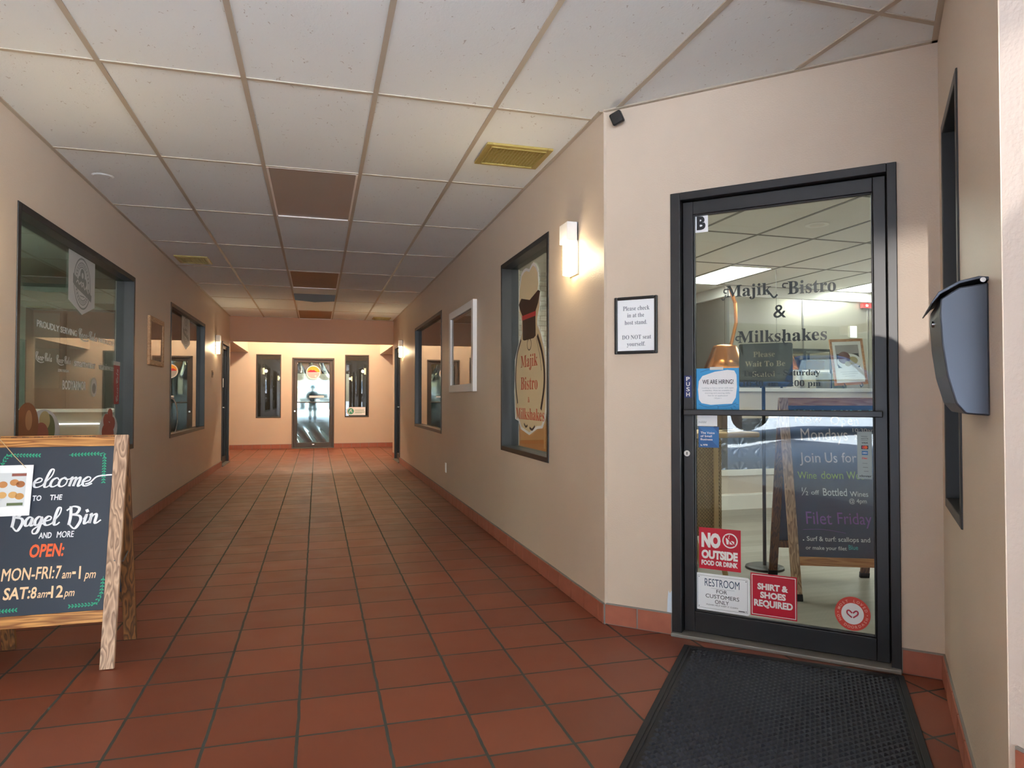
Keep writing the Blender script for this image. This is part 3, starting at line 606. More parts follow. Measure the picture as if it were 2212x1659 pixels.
k = MB(CHROME); k.xf = T(.16, .245, .101); k.cyl((0, 0, 0), (0, 0, .006), .009); k.m(BLACK); k.box(-.0015, .0015, -.006, .004, .006, .0068); k.build('lock', r)
k = MB(CHROME); k.cyl((.352, .331, .012), (.36, .331, .012), .006); k.build('hinge_pin', r)

# ------------------------------------------------------------------ notices and stickers on the angled glass door
GZ = -.0485
def sticker(name, x, z, label, cat='sticker', dz=0): return thing(name, label, cat, M45 @ T(x, z, GZ + dz))
r = sticker('letter_sticker', .454, 1.983, 'square white sticker with a black letter B at the top left of the glass door')
k = MB(PAPER); k.box(0, .067, 0, .093, 0, .0008); k.m(INK); k.text('B', .012, .055, .012, .068, .0012, .05); k.build('panel', r)
r = thing('push_label', 'narrow dark blue PUSH label on the left stile of the glass door', 'sticker', M45 @ T(.406, 1.165, -.0278))
k = MB(NAVY); k.box(0, .036, 0, .109, 0, .0006); k.m(WHITE)
for i, c in enumerate('PUSH'): k.text(c, .009, .027, .083 - .0255 * i, .02, .001, .02)
k.build('panel', r)
r = sticker('hiring_poster', .46, 1.106, 'blue poster about hiring taped inside the glass door above the push bar', 'poster')
k = MB(BLUE); k.box(0, .204, 0, .203, 0, .0008); k.m(PAPER)
k.poly([(.012, .05), (.025, .032), (.07, .024), (.13, .028), (.17, .03), (.188, .06), (.194, .11), (.192, .17), (.182, .19), (.15, .194), (.09, .186), (.03, .166), (.012, .14), (.008, .1)], .0011)
k.m(INK); k.text('WE ARE HIRING!', .03, .178, .126, .021, .0015, .012); k.m(pm('grey fine print', '#93a0ab', .7))
for i, (t, a) in enumerate((('Looking to hire a server with open', .028), ('availability. Must be available for', .03), ('morning and evening shifts.', .042), ('Ask for an application!', .055), ('+18 year +', .085))): k.text(t, a, .206 - a, .104 - .0125 * i, .006, .0015)
k.m(NAVY); k.stroke([(.02, .185), (.06, .196), (.12, .196)], .0015, .0014); k.stroke([(.012, .028), (.05, .014), (.1, .02), (.104, .004)], .0015, .0014); k.stroke([(.104, .016), (.15, .02), (.19, .034)], .0015, .0014)
for a in (0, .012, .024): k.stroke([(.165 + a, .012 + a * .6), (.172 + a * 1.2, .002 + a)], .0015, .0014)
k.build('panel', r); k = MB(pm('clear tape', '#d8d8d2', .3)); k.rect(.066, .13, .195, .209, .0016); k.build('tape', r)
r = sticker('corner_notice', .464, 1.026, 'small white notice ending in the word Available just below the push bar', 'sticker')
k = MB(PAPER); k.box(0, .096, 0, .058, 0, .0008); k.m(pm('notice print', '#9aa2a8', .7)); k.text('Available!', .006, .044, .014, .011, .0012); k.build('panel', r)
r = sticker('business_sticker', .4695, .921, 'square two tone blue small business sticker on the left of the glass door')
k = MB(BLUE3); k.box(0, .098, 0, .102, 0, .0008); k.m(BLUE2); k.poly([(.098, 0), (.098, .102), (0, .102)], .001); k.m(BLUE3); k.poly([(.098, .102), (.068, .102), (.098, .07)], .0012); k.m(WHITE)
for i, t in enumerate(('The Voice', 'of Small', 'Business')): k.text(t, .010, (.078, .065, .068)[i], .067 - .016 * i, .0105, .0014, .012)
k.poly([(.01, .008), (.019, .008), (.016, .012), (.01, .017)], .0014); k.text('NFIB', .022, .044, .009, .008, .0014, .03); k.build('panel', r)
r = sticker('food_notice', .469, .33, 'red square NO OUTSIDE FOOD OR DRINK sign low on the glass door', 'sign')
k = MB(RED); k.box(0, .198, 0, .2, 0, .001); k.m(WHITE); k.text('NO', .012, .104, .104, .072, .0014, .07); k.text('OUTSIDE', .012, .184, .05, .042, .0014, .06); k.text('FOOD OR DRINK', .012, .184, .018, .024, .0014, .05)
k.ring(.148, .146, .03, .036, .0014); k.poly([(.128, .158), (.145, .158), (.141, .128), (.132, .128)], .0014); k.stroke([(.141, .158), (.146, .172)], .003, .0014)
k.poly([(.146, .142), (.168, .136), (.168, .128), (.146, .13)], .0014); k.disk(.157, .14, .011, .0013, .006); k.m(RED); k.stroke([(.126, .168), (.17, .124)], .005, .0016); k.build('panel', r)
r = sticker('restroom_sign', .4525, .13, 'white rounded RESTROOM FOR CUSTOMERS ONLY sign at the bottom left of the glass door', 'sign', .002)
k = MB(PAPER); k.rrect(0, .255, 0, .178, .012, 0, .002); k.m(INK)
for a, b, c, d in ((.011, .244, .0105, .0115), (.011, .244, .1665, .1675), (.0105, .0115, .011, .167), (.2435, .2445, .011, .167)): k.rect(a, b, c, d, .0024)
k.m(pm('sign blue grey ink', '#35506a', .6)); k.text('RESTROOM', .044, .208, .118, .036, .0026); k.rect(.075, .185, .109, .1098, .0026); k.m(INK)
k.text('FOR', .1, .15, .088, .017, .0026); k.text('CUSTOMERS', .048, .206, .062, .018, .0026); k.text('ONLY', .093, .158, .037, .018, .0026); k.text('PLEASE HELP KEEP IT CLEAN', .052, .2, .026, .006, .0026); k.rect(.203, .232, .0145, .0185, .0026)
for x in (.017, .238):
    for z in (.018, .16): k.disk(x, z, .0022, .0027, seg=10)
k.build('panel', r)
r = sticker('clothing_sign', .711, .138, 'red square SHIRT AND SHOES REQUIRED sign beside the white restroom sign', 'sign', .002)
k = MB(RED); k.box(0, .204, 0, .2, 0, .001); k.m(WHITE); framebox(k, .005, .199, .006, .194, .003, .003, .003, .003, .001, .0014)
k.text('SHIRT &', .031, .166, .125, .03, .0016, .05); k.text('SHOES', .043, .156, .086, .03, .0016, .05); k.text('REQUIRED', .015, .186, .046, .032, .0016, .045); k.build('panel', r)
r = sticker('delivery_sticker', 1.143, .207, 'round coral sticker with a white heart centre at the bottom right of the glass door')
k = MB(RED2); k.disk(0, 0, .0715, .0004, .0745); k.m(PAPER); k.disk(0, 0, .045, .0010, .047); k.m(pm('pale coral print', '#f2b3a6', .5)); k.ctext('MOST LOVED', 0, 0, .057, PI / 2, .0115, .001, .015, 1.35); k.ctext('ON DOORDASH', 0, 0, .0585, -PI / 2, .0115, .001, .015, 1.3, True)
k.disk(-.0585, 0, .0022, .001, seg=8); k.disk(.0585, 0, .0022, .001, seg=8); k.m(pm('heart red', '#c43a52', .5))
for s in (-1, 1): k.stroke([(s * .004, -.016), (s * .02, -.002), (s * .021, .01), (s * .013, .013), (s * .003, .004)], .0062, .0014)
k.build('panel', r)
r = sticker('card_sticker', 1.168, .806, 'tall grey card payment sticker at the right edge of the glass door')
k = MB(pm('translucent grey sticker', '#a3b4b4', .4)); k.box(0, .058, 0, .209, 0, .0008); k.m(INK); k.stroke([(.016, .188), (.04, .188)], .0015, .0012); k.stroke([(.016, .178), (.04, .18), (.042, .176)], .0015, .0012); k.rect(.016, .042, .171, .1722, .0012); k.text('VISA', .018, .042, .156, .007, .0012, .02, .2)
k.rect(.016, .044, .132, .148, .0010); k.m(RED); k.disk(.026, .14, .007, .0012); k.m(ORANGE); k.disk(.034, .14, .007, .0014); k.m(BLUE2); k.rect(.018, .042, .106, .124, .0012); k.m(WHITE); k.text('AMEX', .02, .04, .112, .006, .0014, .02); k.m(RED2); k.text('Disc', .018, .04, .088, .008, .0012, .03, .2)
k.m(pm('sticker faint print', '#7d8a8a', .5)); k.rect(.02, .04, .068, .0705, .0012); k.rect(.022, .042, .05, .053, .0012); k.rect(.026, .044, .033, .036, .0012); k.m(INK); k.text('clover', .008, .056, .009, .009, .0012, .02); k.build('panel', r)
# ------------------------------------------------------------------ window decals
def DL(u, z, k=.982, d=.0685): return ML @ T(u * k, 1.163 + (z - 1.163) * k, -d) @ Matrix.Diagonal((k, k, 1, 1))
def scaled(p, k, cx, cy): return [(cx + (x - cx) * k[0], cy + (y - cy) * k[1]) for x, y in p]
PIN = [(-5.054, 2.155), (-4.996, 2.157), (-4.912, 2.134), (-4.853, 2.159), (-4.81, 2.168), (-4.746, 2.139), (-4.697, 2.092), (-4.677, 2.003), (-4.704, 1.954), (-4.65, 1.919), (-4.653, 1.829), (-4.711, 1.751), (-4.711, 1.697), (-4.62, 1.625), (-4.545, 1.514), (-4.506, 1.409), (-4.494, 1.254), (-4.507, 1.101), (-4.533, 1.018), (-4.604, .948), (-4.723, .94), (-4.913, .885), (-5.133, .92), (-5.194, .981), (-5.295, .996), (-5.321, 1.21), (-5.3, 1.472), (-5.195, 1.595), (-5.105, 1.681), (-5.122, 1.775), (-5.195, 1.853), (-5.187, 2.028), (-5.122, 2.134)]
r = thing('window_decal', 'tall cream pin shaped decal with red lettering on the right hand window', 'decal', MR @ T(-4.9 * .98, 1.163 * .02, -.0685) @ Matrix.Diagonal((.98, .98, 1, 1)))
k = MB(WHITE); P = [(x + 4.9, y) for x, y in PIN]; k.poly(P, .0003); k.m(CREAM); k.poly(scaled(P, (.93, .965), 0, 1.5), .0006)
k.m(MAROON); k.poly([(-.29, 1.90), (-.22, 1.94), (0, 1.90), (.2, 1.945), (.25, 1.93), (.2, 1.85), (.13, 1.79), (-.18, 1.79), (-.25, 1.85)], .0009); k.poly([(-.19, 1.8), (.14, 1.8), (.145, 1.62), (.10, 1.605), (-.14, 1.605), (-.18, 1.615)], .0009)
k.m(RED); k.poly([(-.2, 1.80), (.15, 1.80), (.148, 1.765), (-.195, 1.765)], .0012); k.m(MAROON)
k.stroke([(-.234, 1.614), (-.34, 1.5), (-.375, 1.35), (-.37, 1.25), (-.325, 1.127)], .024, .0009); k.stroke([(.19, 1.612), (.29, 1.49), (.34, 1.36), (.335, 1.235), (.27, 1.089)], .034, .0009); k.stroke([(.16, 1.60), (.24, 1.47), (.275, 1.36)], .006, .0009)
k.ring(-.012, 1.568, .04, .047, .0012, 1.15); k.m(pm('signboard red lettering', '#cf5636', .5))
k.text('Majik', -.233, .19, 1.40, .09, .0012, 0, 0, bold); k.text('Bistro', -.233, .19, 1.228, .095, .0012, 0, 0, bold); k.text('&', -.05, .0, 1.13, .042, .0012); k.text('Milkshakes', -.365, .345, 1.0, .085, .0012, 0, 0, bold)
k.m(MAROON); k.stroke([(-.14, .965), (-.1, .945), (-.06, .955)], .016, .0012); k.stroke([(0, .94), (.06, .93), (.12, .955)], .018, .0012); k.build('panel', r)
FROST = pm('frosted white vinyl', '#c9ccc9', .5); EMB = pm('grey emblem print', '#858b86', .5)
def pennant(M, s, label):
    r = thing('pennant_decal', label, 'decal', M); k = MB(FROST); k.poly([(-.29, .2), (.29, .2), (.29, -.14), (0, -.225), (-.29, -.15)], 0); k.m(EMB)
    k.ring(0, 0, .175, .187, .0005); k.ring(0, 0, .15, .156, .0005); k.ring(0, 0, .118, .124, .0005); k.poly([(-.2, .05), (-.13, .03), (.1, -.02), (.21, -.06), (.2, -.11), (.1, -.085), (-.13, -.045), (-.2, -.02)], .0006); k.disk(0, .06, .05, .0005); k.disk(-.06, .02, .03, .0005); k.disk(.06, .015, .03, .0005)
    k.m(FROST); k.stroke([(-.13, -.005), (-.1, .012), (-.07, -.012), (-.04, .004), (-.01, -.022), (.02, -.004), (.05, -.034), (.08, -.018), (.13, -.05)], .014, .0009, .3); k.disk(0, .06, .022, .0008); k.m(EMB)
    for i in range(30):
        if i % 15 == 0: continue
        t = 2 * PI * i / 30; k.stroke([(.131 * math.cos(t), .131 * math.sin(t)), (.143 * math.cos(t + .02), .143 * math.sin(t + .02))], .012, .0006)
    k.rect(-.05, .05, -.095, -.088, .0006); k.build('panel', r)
pennant(DL(5.645, 1.992), 1, 'pale pennant shaped decal with a round emblem on the large left window')
pennant(DL(9.75, 2.02, .97, .0485), 1, 'pale pennant shaped decal at the top of the second left window')
r = thing('drinks_decal', 'rows of white drinks lettering on the large left window', 'decal', DL(0, 0)); k = MB(FROST)
coke = script('Coca') + '-' + script('Cola')
def cola(a, b, z, h):
    k.text(coke, a, b, z, h, 0, .006); w = b - a; k.stroke([(a + w * .1, z - h * .05), (a + w * .3, z - h * .22), (a + w * .5, z - h * .12)], h * .1, 0)
k.text('PROUDLY SERVING', 4.815, 5.545, 1.6, .042, 0, .03); cola(5.58, 6.01, 1.598, .075); k.text('PRODUCTS', 6.05, 6.45, 1.6, .034, 0, .01)
cola(4.80, 5.07, 1.395, .058); cola(5.15, 5.42, 1.395, .058); k.text('ZERO SUGAR', 5.178, 5.39, 1.338, .017, 0, .02); k.text('smartwater', 5.495, 5.976, 1.386, .058, 0, .02); k.text('vitaminwater', 6.057, 6.51, 1.388, .052, 0)
k.text('BODYARMOR', 5.267, 5.76, 1.219, .064, 0, .035); k.disk(5.945, 1.245, .07, 0, .074); k.m(EMB); k.disk(5.945, 1.235, .045, .0005, .04); k.build('lettering', r)
r = thing('cup_decal', 'red cup decal with vertical white lettering at the right edge of the large left window', 'decal', DL(6.47, 1.11)); k = MB(pm('cup red', '#a83a40', .5)); k.poly([(.02, 0), (.17, 0), (.19, .33), (0, .33)]); k.m(FROST); k.poly([(-.005, .33), (.195, .33), (.195, .365), (-.005, .365)]); k.xf = T(.135, .02, 0) @ Matrix.Rotation(PI / 2, 4, 'Z'); k.text(coke, 0, .28, 0, .07, .0006, .006); k.build('panel', r)
BUN = pm('toasted bun print', '#8a5a3c', .5, var=(9, .25)); LEAF = pm('salad leaf print', '#64724f', .5); HAM = pm('ham print', '#96564a', .5); PLATE = pm('plate print', '#c4cbd0', .4); EGG = pm('egg print', '#b9ad80', .5)
r = thing('food_decal', 'brown bagel sandwich on a plate picture at the bottom left of the large left window', 'decal', DL(4.86, .9)); k = MB(PLATE); k.disk(.08, .04, .29, 0, .15); k.m(LEAF); k.disk(.16, .06, .12, .0004, .1); k.m(EGG); k.disk(.1, .12, .09, .0006, .06); k.m(HAM); k.disk(.04, .02, .13, .0008, .09); k.m(BUN); k.disk(-.17, .1, .17, .001, .135); k.disk(-.2, -.04, .17, .0009, .11); k.m(pm('bun shine print', '#b98c66', .5)); k.disk(-.15, .13, .05, .0013, .06); k.build('panel', r)
r = thing('food_decal', 'red strawberry bowl picture at the bottom right of the large left window', 'decal', DL(6.35, .93)); k = MB(PLATE); k.disk(0, -.02, .25, 0, .13); k.m(pm('berry print', '#a8524a', .5, var=(14, .3)))
for x, y in ((-.08, .05), (.03, .09), (.1, .02), (-.02, -.02), (.07, -.07), (-.12, -.04)): k.disk(x, y, .075, .0004 + abs(x) * .003, .055)
k.build('panel', r)
r = thing('plate_decal', 'pale round plate outline decal at the bottom left of the second left window', 'decal', DL(8.85, .93, .97, .0485)); k = MB(FROST); k.ring(0, 0, .22, .245, 0, 1.7, a0=-1.2, a1=1.9); k.m(HAM); k.disk(-.25, 0, .1, 0, .12); k.build('panel', r)
r = thing('window_sign', 'white sign with a green round emblem at the foot of the far right window', 'sign', MF @ T(.669, .757, -.055)); k = MB(PAPER); k.poly([(.44, 0), (.44, .19), (.1, .19)] + [(.1 - .095 * math.sin(a), .095 + .095 * math.cos(a)) for a in [PI * i / 12 for i in range(13)]], 0); k.m(pm('emblem green', '#3f9a7c', .5)); k.disk(.105, .095, .07, .0005); k.m(PAPER); k.stroke([(.07, .06), (.09, .12), (.12, .13), (.11, .09), (.14, .07)], .014, .001); k.m(pm('pale green print', '#a8c4b8', .6)); k.rect(.2, .41, .108, .126, .0006); k.rect(.2, .425, .064, .082, .0006); k.rect(.2, .36, .042, .05, .0006); k.build('panel', r)
r = thing('door_badge', 'round badge with a red hill and orange sky on the far glass door', 'sticker', MF @ T(-.081, 1.757, -.048)); k = MB(PAPER); k.disk(0, 0, .162, .0); k.m(pm('badge orange', '#f4a63a', .5)); k.disk(0, .005, .142, .0006, .137, 40, 0, PI) ; k.m(pm('badge grey', '#b9b6b8', .5)); k.disk(0, .005, .142, .0006, .142, 40, PI, 2 * PI)
k.m(RED); k.poly([(-.135, .005), (-.1, .04), (-.06, .062), (-.02, .05), (.01, .06), (.05, .03), (.1, .005)], .0010); k.m(WHITE); k.poly([(.05, -.055), (.06, -.075), (.08, -.085), (.06, -.095), (.05, -.115), (.04, -.095), (.02, -.085), (.04, -.075)], .0010); k.build('panel', r)
tag(MB(PAPER).box(0, .33, 0, .045, 0, .001).build('paper_strip', None, MF @ T(-.169, 1.172, -.047)), 'white paper strip taped across the middle of the far glass door', 'notice')
tag(MB(PAPER).box(0, .26, 0, .16, 0, .001).build('paper_notice', None, ML @ T(12.85, 1.35, -.047)), 'white paper notice on the dark side door of the left wall', 'notice')

# ------------------------------------------------------------------ chalk boards on A frames
def easel(name, label, root, w, h, depth, mats, leg=.055, foot=None):
    """front frame leans back, rear frame leans forward; local origin at the foot of the front left leg"""
    WV, WH, WD, CH = mats
    r = thing(name, label, 'sandwich board', root); a = math.atan2(depth / 2 - .01, h); L = h / math.cos(a)
    Rf = Matrix.Rotation(-a, 4, 'X'); Rb = T(0, depth, 0) @ Matrix.Rotation(a, 4, 'X')
    for x in (0, w - leg):
        k = MB(WV); k.xf = Rf; k.box(x, x + leg, -.001, .022, .004, L - (0 if x else .0)); k.build('leg', r, None, .002)
        k = MB(WD); k.xf = Rb; k.box(x, x + leg, -.022, 0, .004, L - .012); k.build('leg', r, None, .002)
        if foot:
            for X in (Rf, Rb):
                k = MB(foot); k.xf = X; k.box(x - .003, x + leg + .003, -.024 if X is Rb else -.003, .003 if X is Rb else .025, 0, .04); k.build('foot', r, None, .004)
    for X, m_, nm in ((Rf, WH, 1), (Rb, WD, 0)):
        y0, y1 = (.003, .020) if nm else (-.02, -.003)
        k = MB(m_); k.xf = X; k.box(leg, w - leg, y0, y1, L - .05, L); k.build('top_rail', r, None, .002)
        k = MB(m_); k.xf = X; k.box(leg, w - leg, y0, y1, .2, .25); k.build('bottom_rail', r, None, .002)
    k = MB(CH); k.xf = Rf; k.box(leg, w - leg, .008, .014, .25, L - .05); b = k.build('chalkboard', r)
    k = MB(CH); k.xf = Rb; k.box(leg, w - leg, -.014, -.008, .25, L - .05); k.build('chalkboard', r)
    k = MB(GREYP); k.tube([(w - leg * .4, depth * .2, h * .45), (w - leg * .3, depth * .5, h * .42), (w - leg * .4, depth * .8, h * .45)], .003); k.build('stay_chain', r)
    return r, b, Rf @ T(0, .0075, 0) @ STAND, L
r, board, X, L = easel('sandwich_board', 'wood framed chalkboard A frame with opening hours standing on the tiles at the left', T(-1.388, 3.31, 0), .558, .995, .41, (WOODV, WOOD, WOODD, CHALK))
# letter strokes of the brush lettering, x-height 1
GL = {'e': ([(.0, .45), (.45, .6), (.5, .9), (.25, 1), (.02, .6), (.12, .1), (.4, 0), (.75, .25)], .72), 'l': ([(0, .3), (.4, 1.2), (.42, 1.9), (.2, 1.9), (.1, 1.0), (.15, .1), (.35, 0), (.55, .25)], .52),
      'c': ([(.52, .8), (.35, 1), (.08, .75), (.05, .2), (.3, 0), (.65, .3)], .62), 'o': ([(.3, 1), (.05, .75), (.05, .2), (.3, 0), (.55, .25), (.55, .75), (.32, 1), (.5, .8), (.8, .85)], .78),
      'm': ([(0, .9), (.1, 1), (.1, 0), (.14, .6), (.32, 1), (.42, .8), (.4, 0), (.46, .6), (.64, 1), (.74, .8), (.74, .1), (.85, 0), (1.05, .3)], 1.0),
      'n': ([(0, .9), (.1, 1), (.1, 0), (.14, .6), (.36, 1), (.48, .8), (.47, .1), (.6, 0), (.85, .3)], .8), 'i': ([(0, .5), (.12, 1), (.1, .1), (.22, 0), (.42, .3)], .38),
      'a': ([(.5, .9), (.25, 1), (.03, .6), (.1, .05), (.35, .1), (.5, .9), (.5, .15), (.62, 0), (.8, .25)], .76), 'g': ([(.5, .9), (.25, 1), (.03, .6), (.1, .1), (.35, .15), (.5, .95), (.5, 0), (.4, -.8), (.1, -.9), (.02, -.5), (.4, -.05), (.8, .3)], .76)}
def brush(k, word, x, y, xh, w, z=.0006, slant=.12, sx=1.0):
    x0 = x
    def st(p, br): k.stroke([(x0 + (px - x0) * sx, py) for px, py in p], w, z, br, 6)
    for ch in word:
        if ch == 'B':
            st([(x + .05 * xh, y + 1.85 * xh), (x + .08 * xh, y + .9 * xh), (x, y)], .4); st([(x - .2 * xh, y + 1.5 * xh), (x + .2 * xh, y + 1.9 * xh), (x + .65 * xh, y + 1.7 * xh), (x + .5 * xh, y + 1.15 * xh), (x + .15 * xh, y + 1.02 * xh), (x + .7 * xh, y + .85 * xh), (x + .78 * xh, y + .3 * xh), (x + .4 * xh, y - .02), (x - .05 * xh, y + .12 * xh)], .45); x += .95 * xh; continue
        if ch == 'W':
            st([(x, y + 1.8 * xh), (x + .15 * xh, y), (x + .5 * xh, y + 1.4 * xh), (x + .65 * xh, y), (x + 1.1 * xh, y + 1.9 * xh)], .45); x += 1.15 * xh; continue
        p, adv = GL[ch]; st([(x + (px + slant * py) * xh, y + py * xh) for px, py in p], .5)
        if ch == 'i': st([(x + .25 * xh, y + 1.45 * xh), (x + .3 * xh, y + 1.3 * xh)], 0)
        x += adv * xh
    return x0 + (x - x0) * sx
def vine(k, pts, z=.0005, step=.012, w=.0022):
    k.stroke(pts, w, z)
    for (x0, y0), (x1, y1) in zip(pts, pts[1:]):
        d = math.hypot(x1 - x0, y1 - y0); n = max(1, int(d / step)); ux, uy = (x1 - x0) / d, (y1 - y0) / d
        for i in range(n):
            t = (i + .5) / n; px, py = x0 + (x1 - x0) * t, y0 + (y1 - y0) * t
            for s in (-1, 1):
                q = .009; k.poly([(px, py), (px + (ux * .5 - uy * s * .8) * q, py + (uy * .5 + ux * s * .8) * q), (px + (ux * 1.1 - uy * s) * q, py + (uy * 1.1 + ux * s) * q), (px + (ux - uy * s * .3) * q, py + (uy + ux * s * .3) * q)], z + .0001)
def v_(px, pz):   # board coordinates: x from the left leg's outer edge, s along the slope
    return px, pz
k = MB(CHALKW); k.xf = X
brush(k, 'W', .105, .79, .04, .011); e = brush(k, 'elcome', .192, .787, .039, .0105, slant=.2, sx=1.33)
k.stroke([(e - .02, .795), (e - .002, .802), (.44, .826), (.475, .832), (.499, .833)], .0065, .0006)
k.text('TO', .197, .231, .728, .0235, .0006, .025, .1); k.text('THE', .264, .311, .729, .0235, .0006, .025, .1)
brush(k, 'Bagel', .13, .622, .037, .012, sx=1.27); brush(k, 'Bin', .345, .622, .04, .012, sx=1.38)
k.text('AND', .233, .282, .566, .025, .0006, .025, .1); k.text('MORE', .301, .367, .566, .026, .0006, .0, .1); k.text('MORE', .302, .368, .5665, .026, .0007, .0, .1)
k.m(ORANGE); k.text('OPEN:', .204, .335, .487, .055, .0006, .03, .15)
k.m(PEACH); k.text('MON-FRI:', .108, .303, .396, .05, .0006, .0, .1); k.text('MON-FRI:', .1095, .3045, .3965, .05, .0007, .0, .1); k.text('MON-FRI:', .1085, .3035, .395, .05, .0005, .0, .1); k.text('7', .31, .331, .393, .054, .0006, .02, .1); k.text('am', .334, .369, .392, .036, .0006, .01, .25); k.text('-', .372, .386, .395, .054, .0006, .03); k.text('1', .398, .405, .386, .054, .0006, .004); k.text('pm', .419, .464, .386, .036, .0006, .01, .25)
k.text('SAT:', .121, .221, .318, .049, .0006, .025, .1); k.text('8', .222, .244, .317, .047, .0006, .02, .1); k.text('am', .247, .285, .318, .032, .0006, .01, .25); k.text('-', .286, .297, .318, .05, .0006, .03); k.text('12', .298, .343, .314, .05, .0006, .02); k.text('pm', .347, .387, .316, .032, .0006, .01, .25)
k.m(GREEN); vine(k, [(.070, .85), (.072, .895), (.09, .93), (.21, .927)]); vine(k, [(.325, .926), (.44, .93), (.466, .922), (.468, .80)]); vine(k, [(.494, .39), (.49, .32), (.47, .277), (.37, .274)]); vine(k, [(.066, .272), (.174, .275)])
k.build('lettering', board)
r = thing('menu_card', 'white photo card hung by twine on the front of the left chalkboard', 'card', T(-1.388, 3.31, 0) @ X @ T(.048, .666, .017)); k = MB(PAPER); k.box(0, .148, 0, .218, -.001, .001); k.m(pm('photo print ground', '#d9dde0', .5)); k.rect(.02, .125, .04, .185, .0014)
for x, y, c in ((.082, .143, '#c98a54'), (.105, .135, '#a9683c'), (.08, .09, '#d8a868'), (.105, .083, '#c99150'), (.04, .135, '#c98a54'), (.04, .09, '#d8a868')): k.m(pm('muffin print', c, .6)); k.disk(x, y, .017, .0018, .014)
k.m(LEAF); k.rect(.06, .12, .044, .056, .0018); k.m(HAM); k.rect(.07, .125, .17, .182, .0018); k.build('card', r); k = MB(TAN); k.tube([(.12, .205, 0), (.07, .26, 0), (.01, .335, .004), (.0, .34, -.012)], .0016, 6); k.build('twine', r)
U2 = Vector((.9145, -.4046, 0)); N2 = Vector((.4046, .9145, 0))
root2 = Matrix(((U2.x, N2.x, 0, 2.628), (U2.y, N2.y, 0, 3.352), (0, 0, 1, .002), (0, 0, 0, 1)))
r, board, X, L = easel('sandwich_board', 'tall wood framed chalkboard with coloured chalk specials inside the shop behind the glass door', root2, .62, 1.165, .62, (WOODV, WOOD2, WOODD, CHALK2), .052, RUBBER)
k = MB(CHALKW); k.xf = X; z = .0006; cw = pm('white chalk marks', '#dfe6f2', .8); cp = pm('pink white chalk', '#e6d3d0', .8); k.m(cw)
for i in range(14): k.stroke([(.06 + .035 * i, 1.115), (.078 + .035 * i, 1.124 if i % 2 else 1.106), (.095 + .035 * i, 1.115)], .0035, z)
k.m(pm('teal chalk leaf', '#6fc4c9', .8))
for i in range(18): k.disk(.065 + .027 * i, 1.115 + (.008 if i % 2 else -.008), .007, z, .004, 10)
k.m(cp); k.text('Now', .087, .243, 1.046, .045, z); k.text('Open', .292, .454, 1.036, .05, z); k.text('10:30am', .414, .545, .99, .022, z); k.text('Mondays', .114, .383, .938, .072, z); k.text('2', .42, .438, .945, .03, z); k.text('Join', .096, .215, .802, .06, z); k.text('Us', .242, .311, .803, .06, z); k.text('for', .337, .42, .805, .058, z)
k.m(GREENY); k.text('Wine', .078, .185, .704, .042, z); k.text('down', .211, .336, .705, .046, z); k.text('Wed', .356, .45, .705, .046, z)
k.m(cw); k.text('½', .093, .13, .606, .045, z); k.text('off', .147, .192, .61, .026, z, .005); k.text('Bottled', .214, .348, .605, .044, z, .005); k.text('Wines', .364, .465, .603, .03, z, .005); k.text('@ 4pm', .356, .453, .565, .024, z)
k.m(PURPLE); k.text('Filet', .107, .25, .438, .072, z); k.text('Friday', .282, .47, .442, .066, z); k.stroke([(.085, .405), (.2, .408), (.32, .39)], .002, z)
k.m(cw); k.disk(.083, .345, .004, z, seg=8); k.text('Surf & turf: scallops and', .102, .45, .341, .026, z, .006); k.text('or make your filet', .092, .318, .292, .021, z, .006)
k.m(pm('teal chalk', '#4fb8c4', .8)); k.text('Blue', .329, .38, .297, .026, z, .006); k.build('lettering', board)

# ------------------------------------------------------------------ door mat with raised nubs
dv = Vector((.622, .75, 0)).normalized(); du = Vector((dv.y, -dv.x, 0)); o = Vector((1.663, 2.893, 0)) - dv * 1.5
r = thing('door_mat', 'black ribbed rubber door mat in front of the angled glass door', 'door mat', Matrix(((du.x, dv.x, 0, o.x), (du.y, dv.y, 0, o.y), (0, 0, 1, 0), (0, 0, 0, 1))))
k = MB(RUBBER); k.prism([(0, 0), (.9, 0), (.9, 1.5), (0, 1.5)], .001, .006); k.build('base', r)
k = MB(RUBBER); framebox(k, .0, .9, 0, 1.5, .022, .022, .022, .022, .006, .009); framebox(k, .026, .874, .026, 1.474, .01, .01, .01, .01, .006, .0095); k.build('border', r, None, .002)
k = MB(pm('black carpet rib', '#2c303a', .7)); p = .0335
for j in range(int(1.41 / p * 2)):
    for i in range(int(.81 / p)):
        x = .045 + p * i + (p / 2 if j % 2 else 0) + p / 2; y = .055 + j * p / 2
        if x > .852 or y > 1.455: continue
        a, b_ = .0145, .006; k.add([(x - a, y, .006), (x, y - a, .006), (x + a, y, .006), (x, y + a, .006), (x - b_, y, .0125), (x, y - b_, .0125), (x + b_, y, .0125), (x, y + b_, .0125)], [(4, 5, 6, 7), (0, 1, 5, 4), (1, 2, 6, 5), (2, 3, 7, 6), (3, 0, 4, 7)])
k.build('nubs', r)
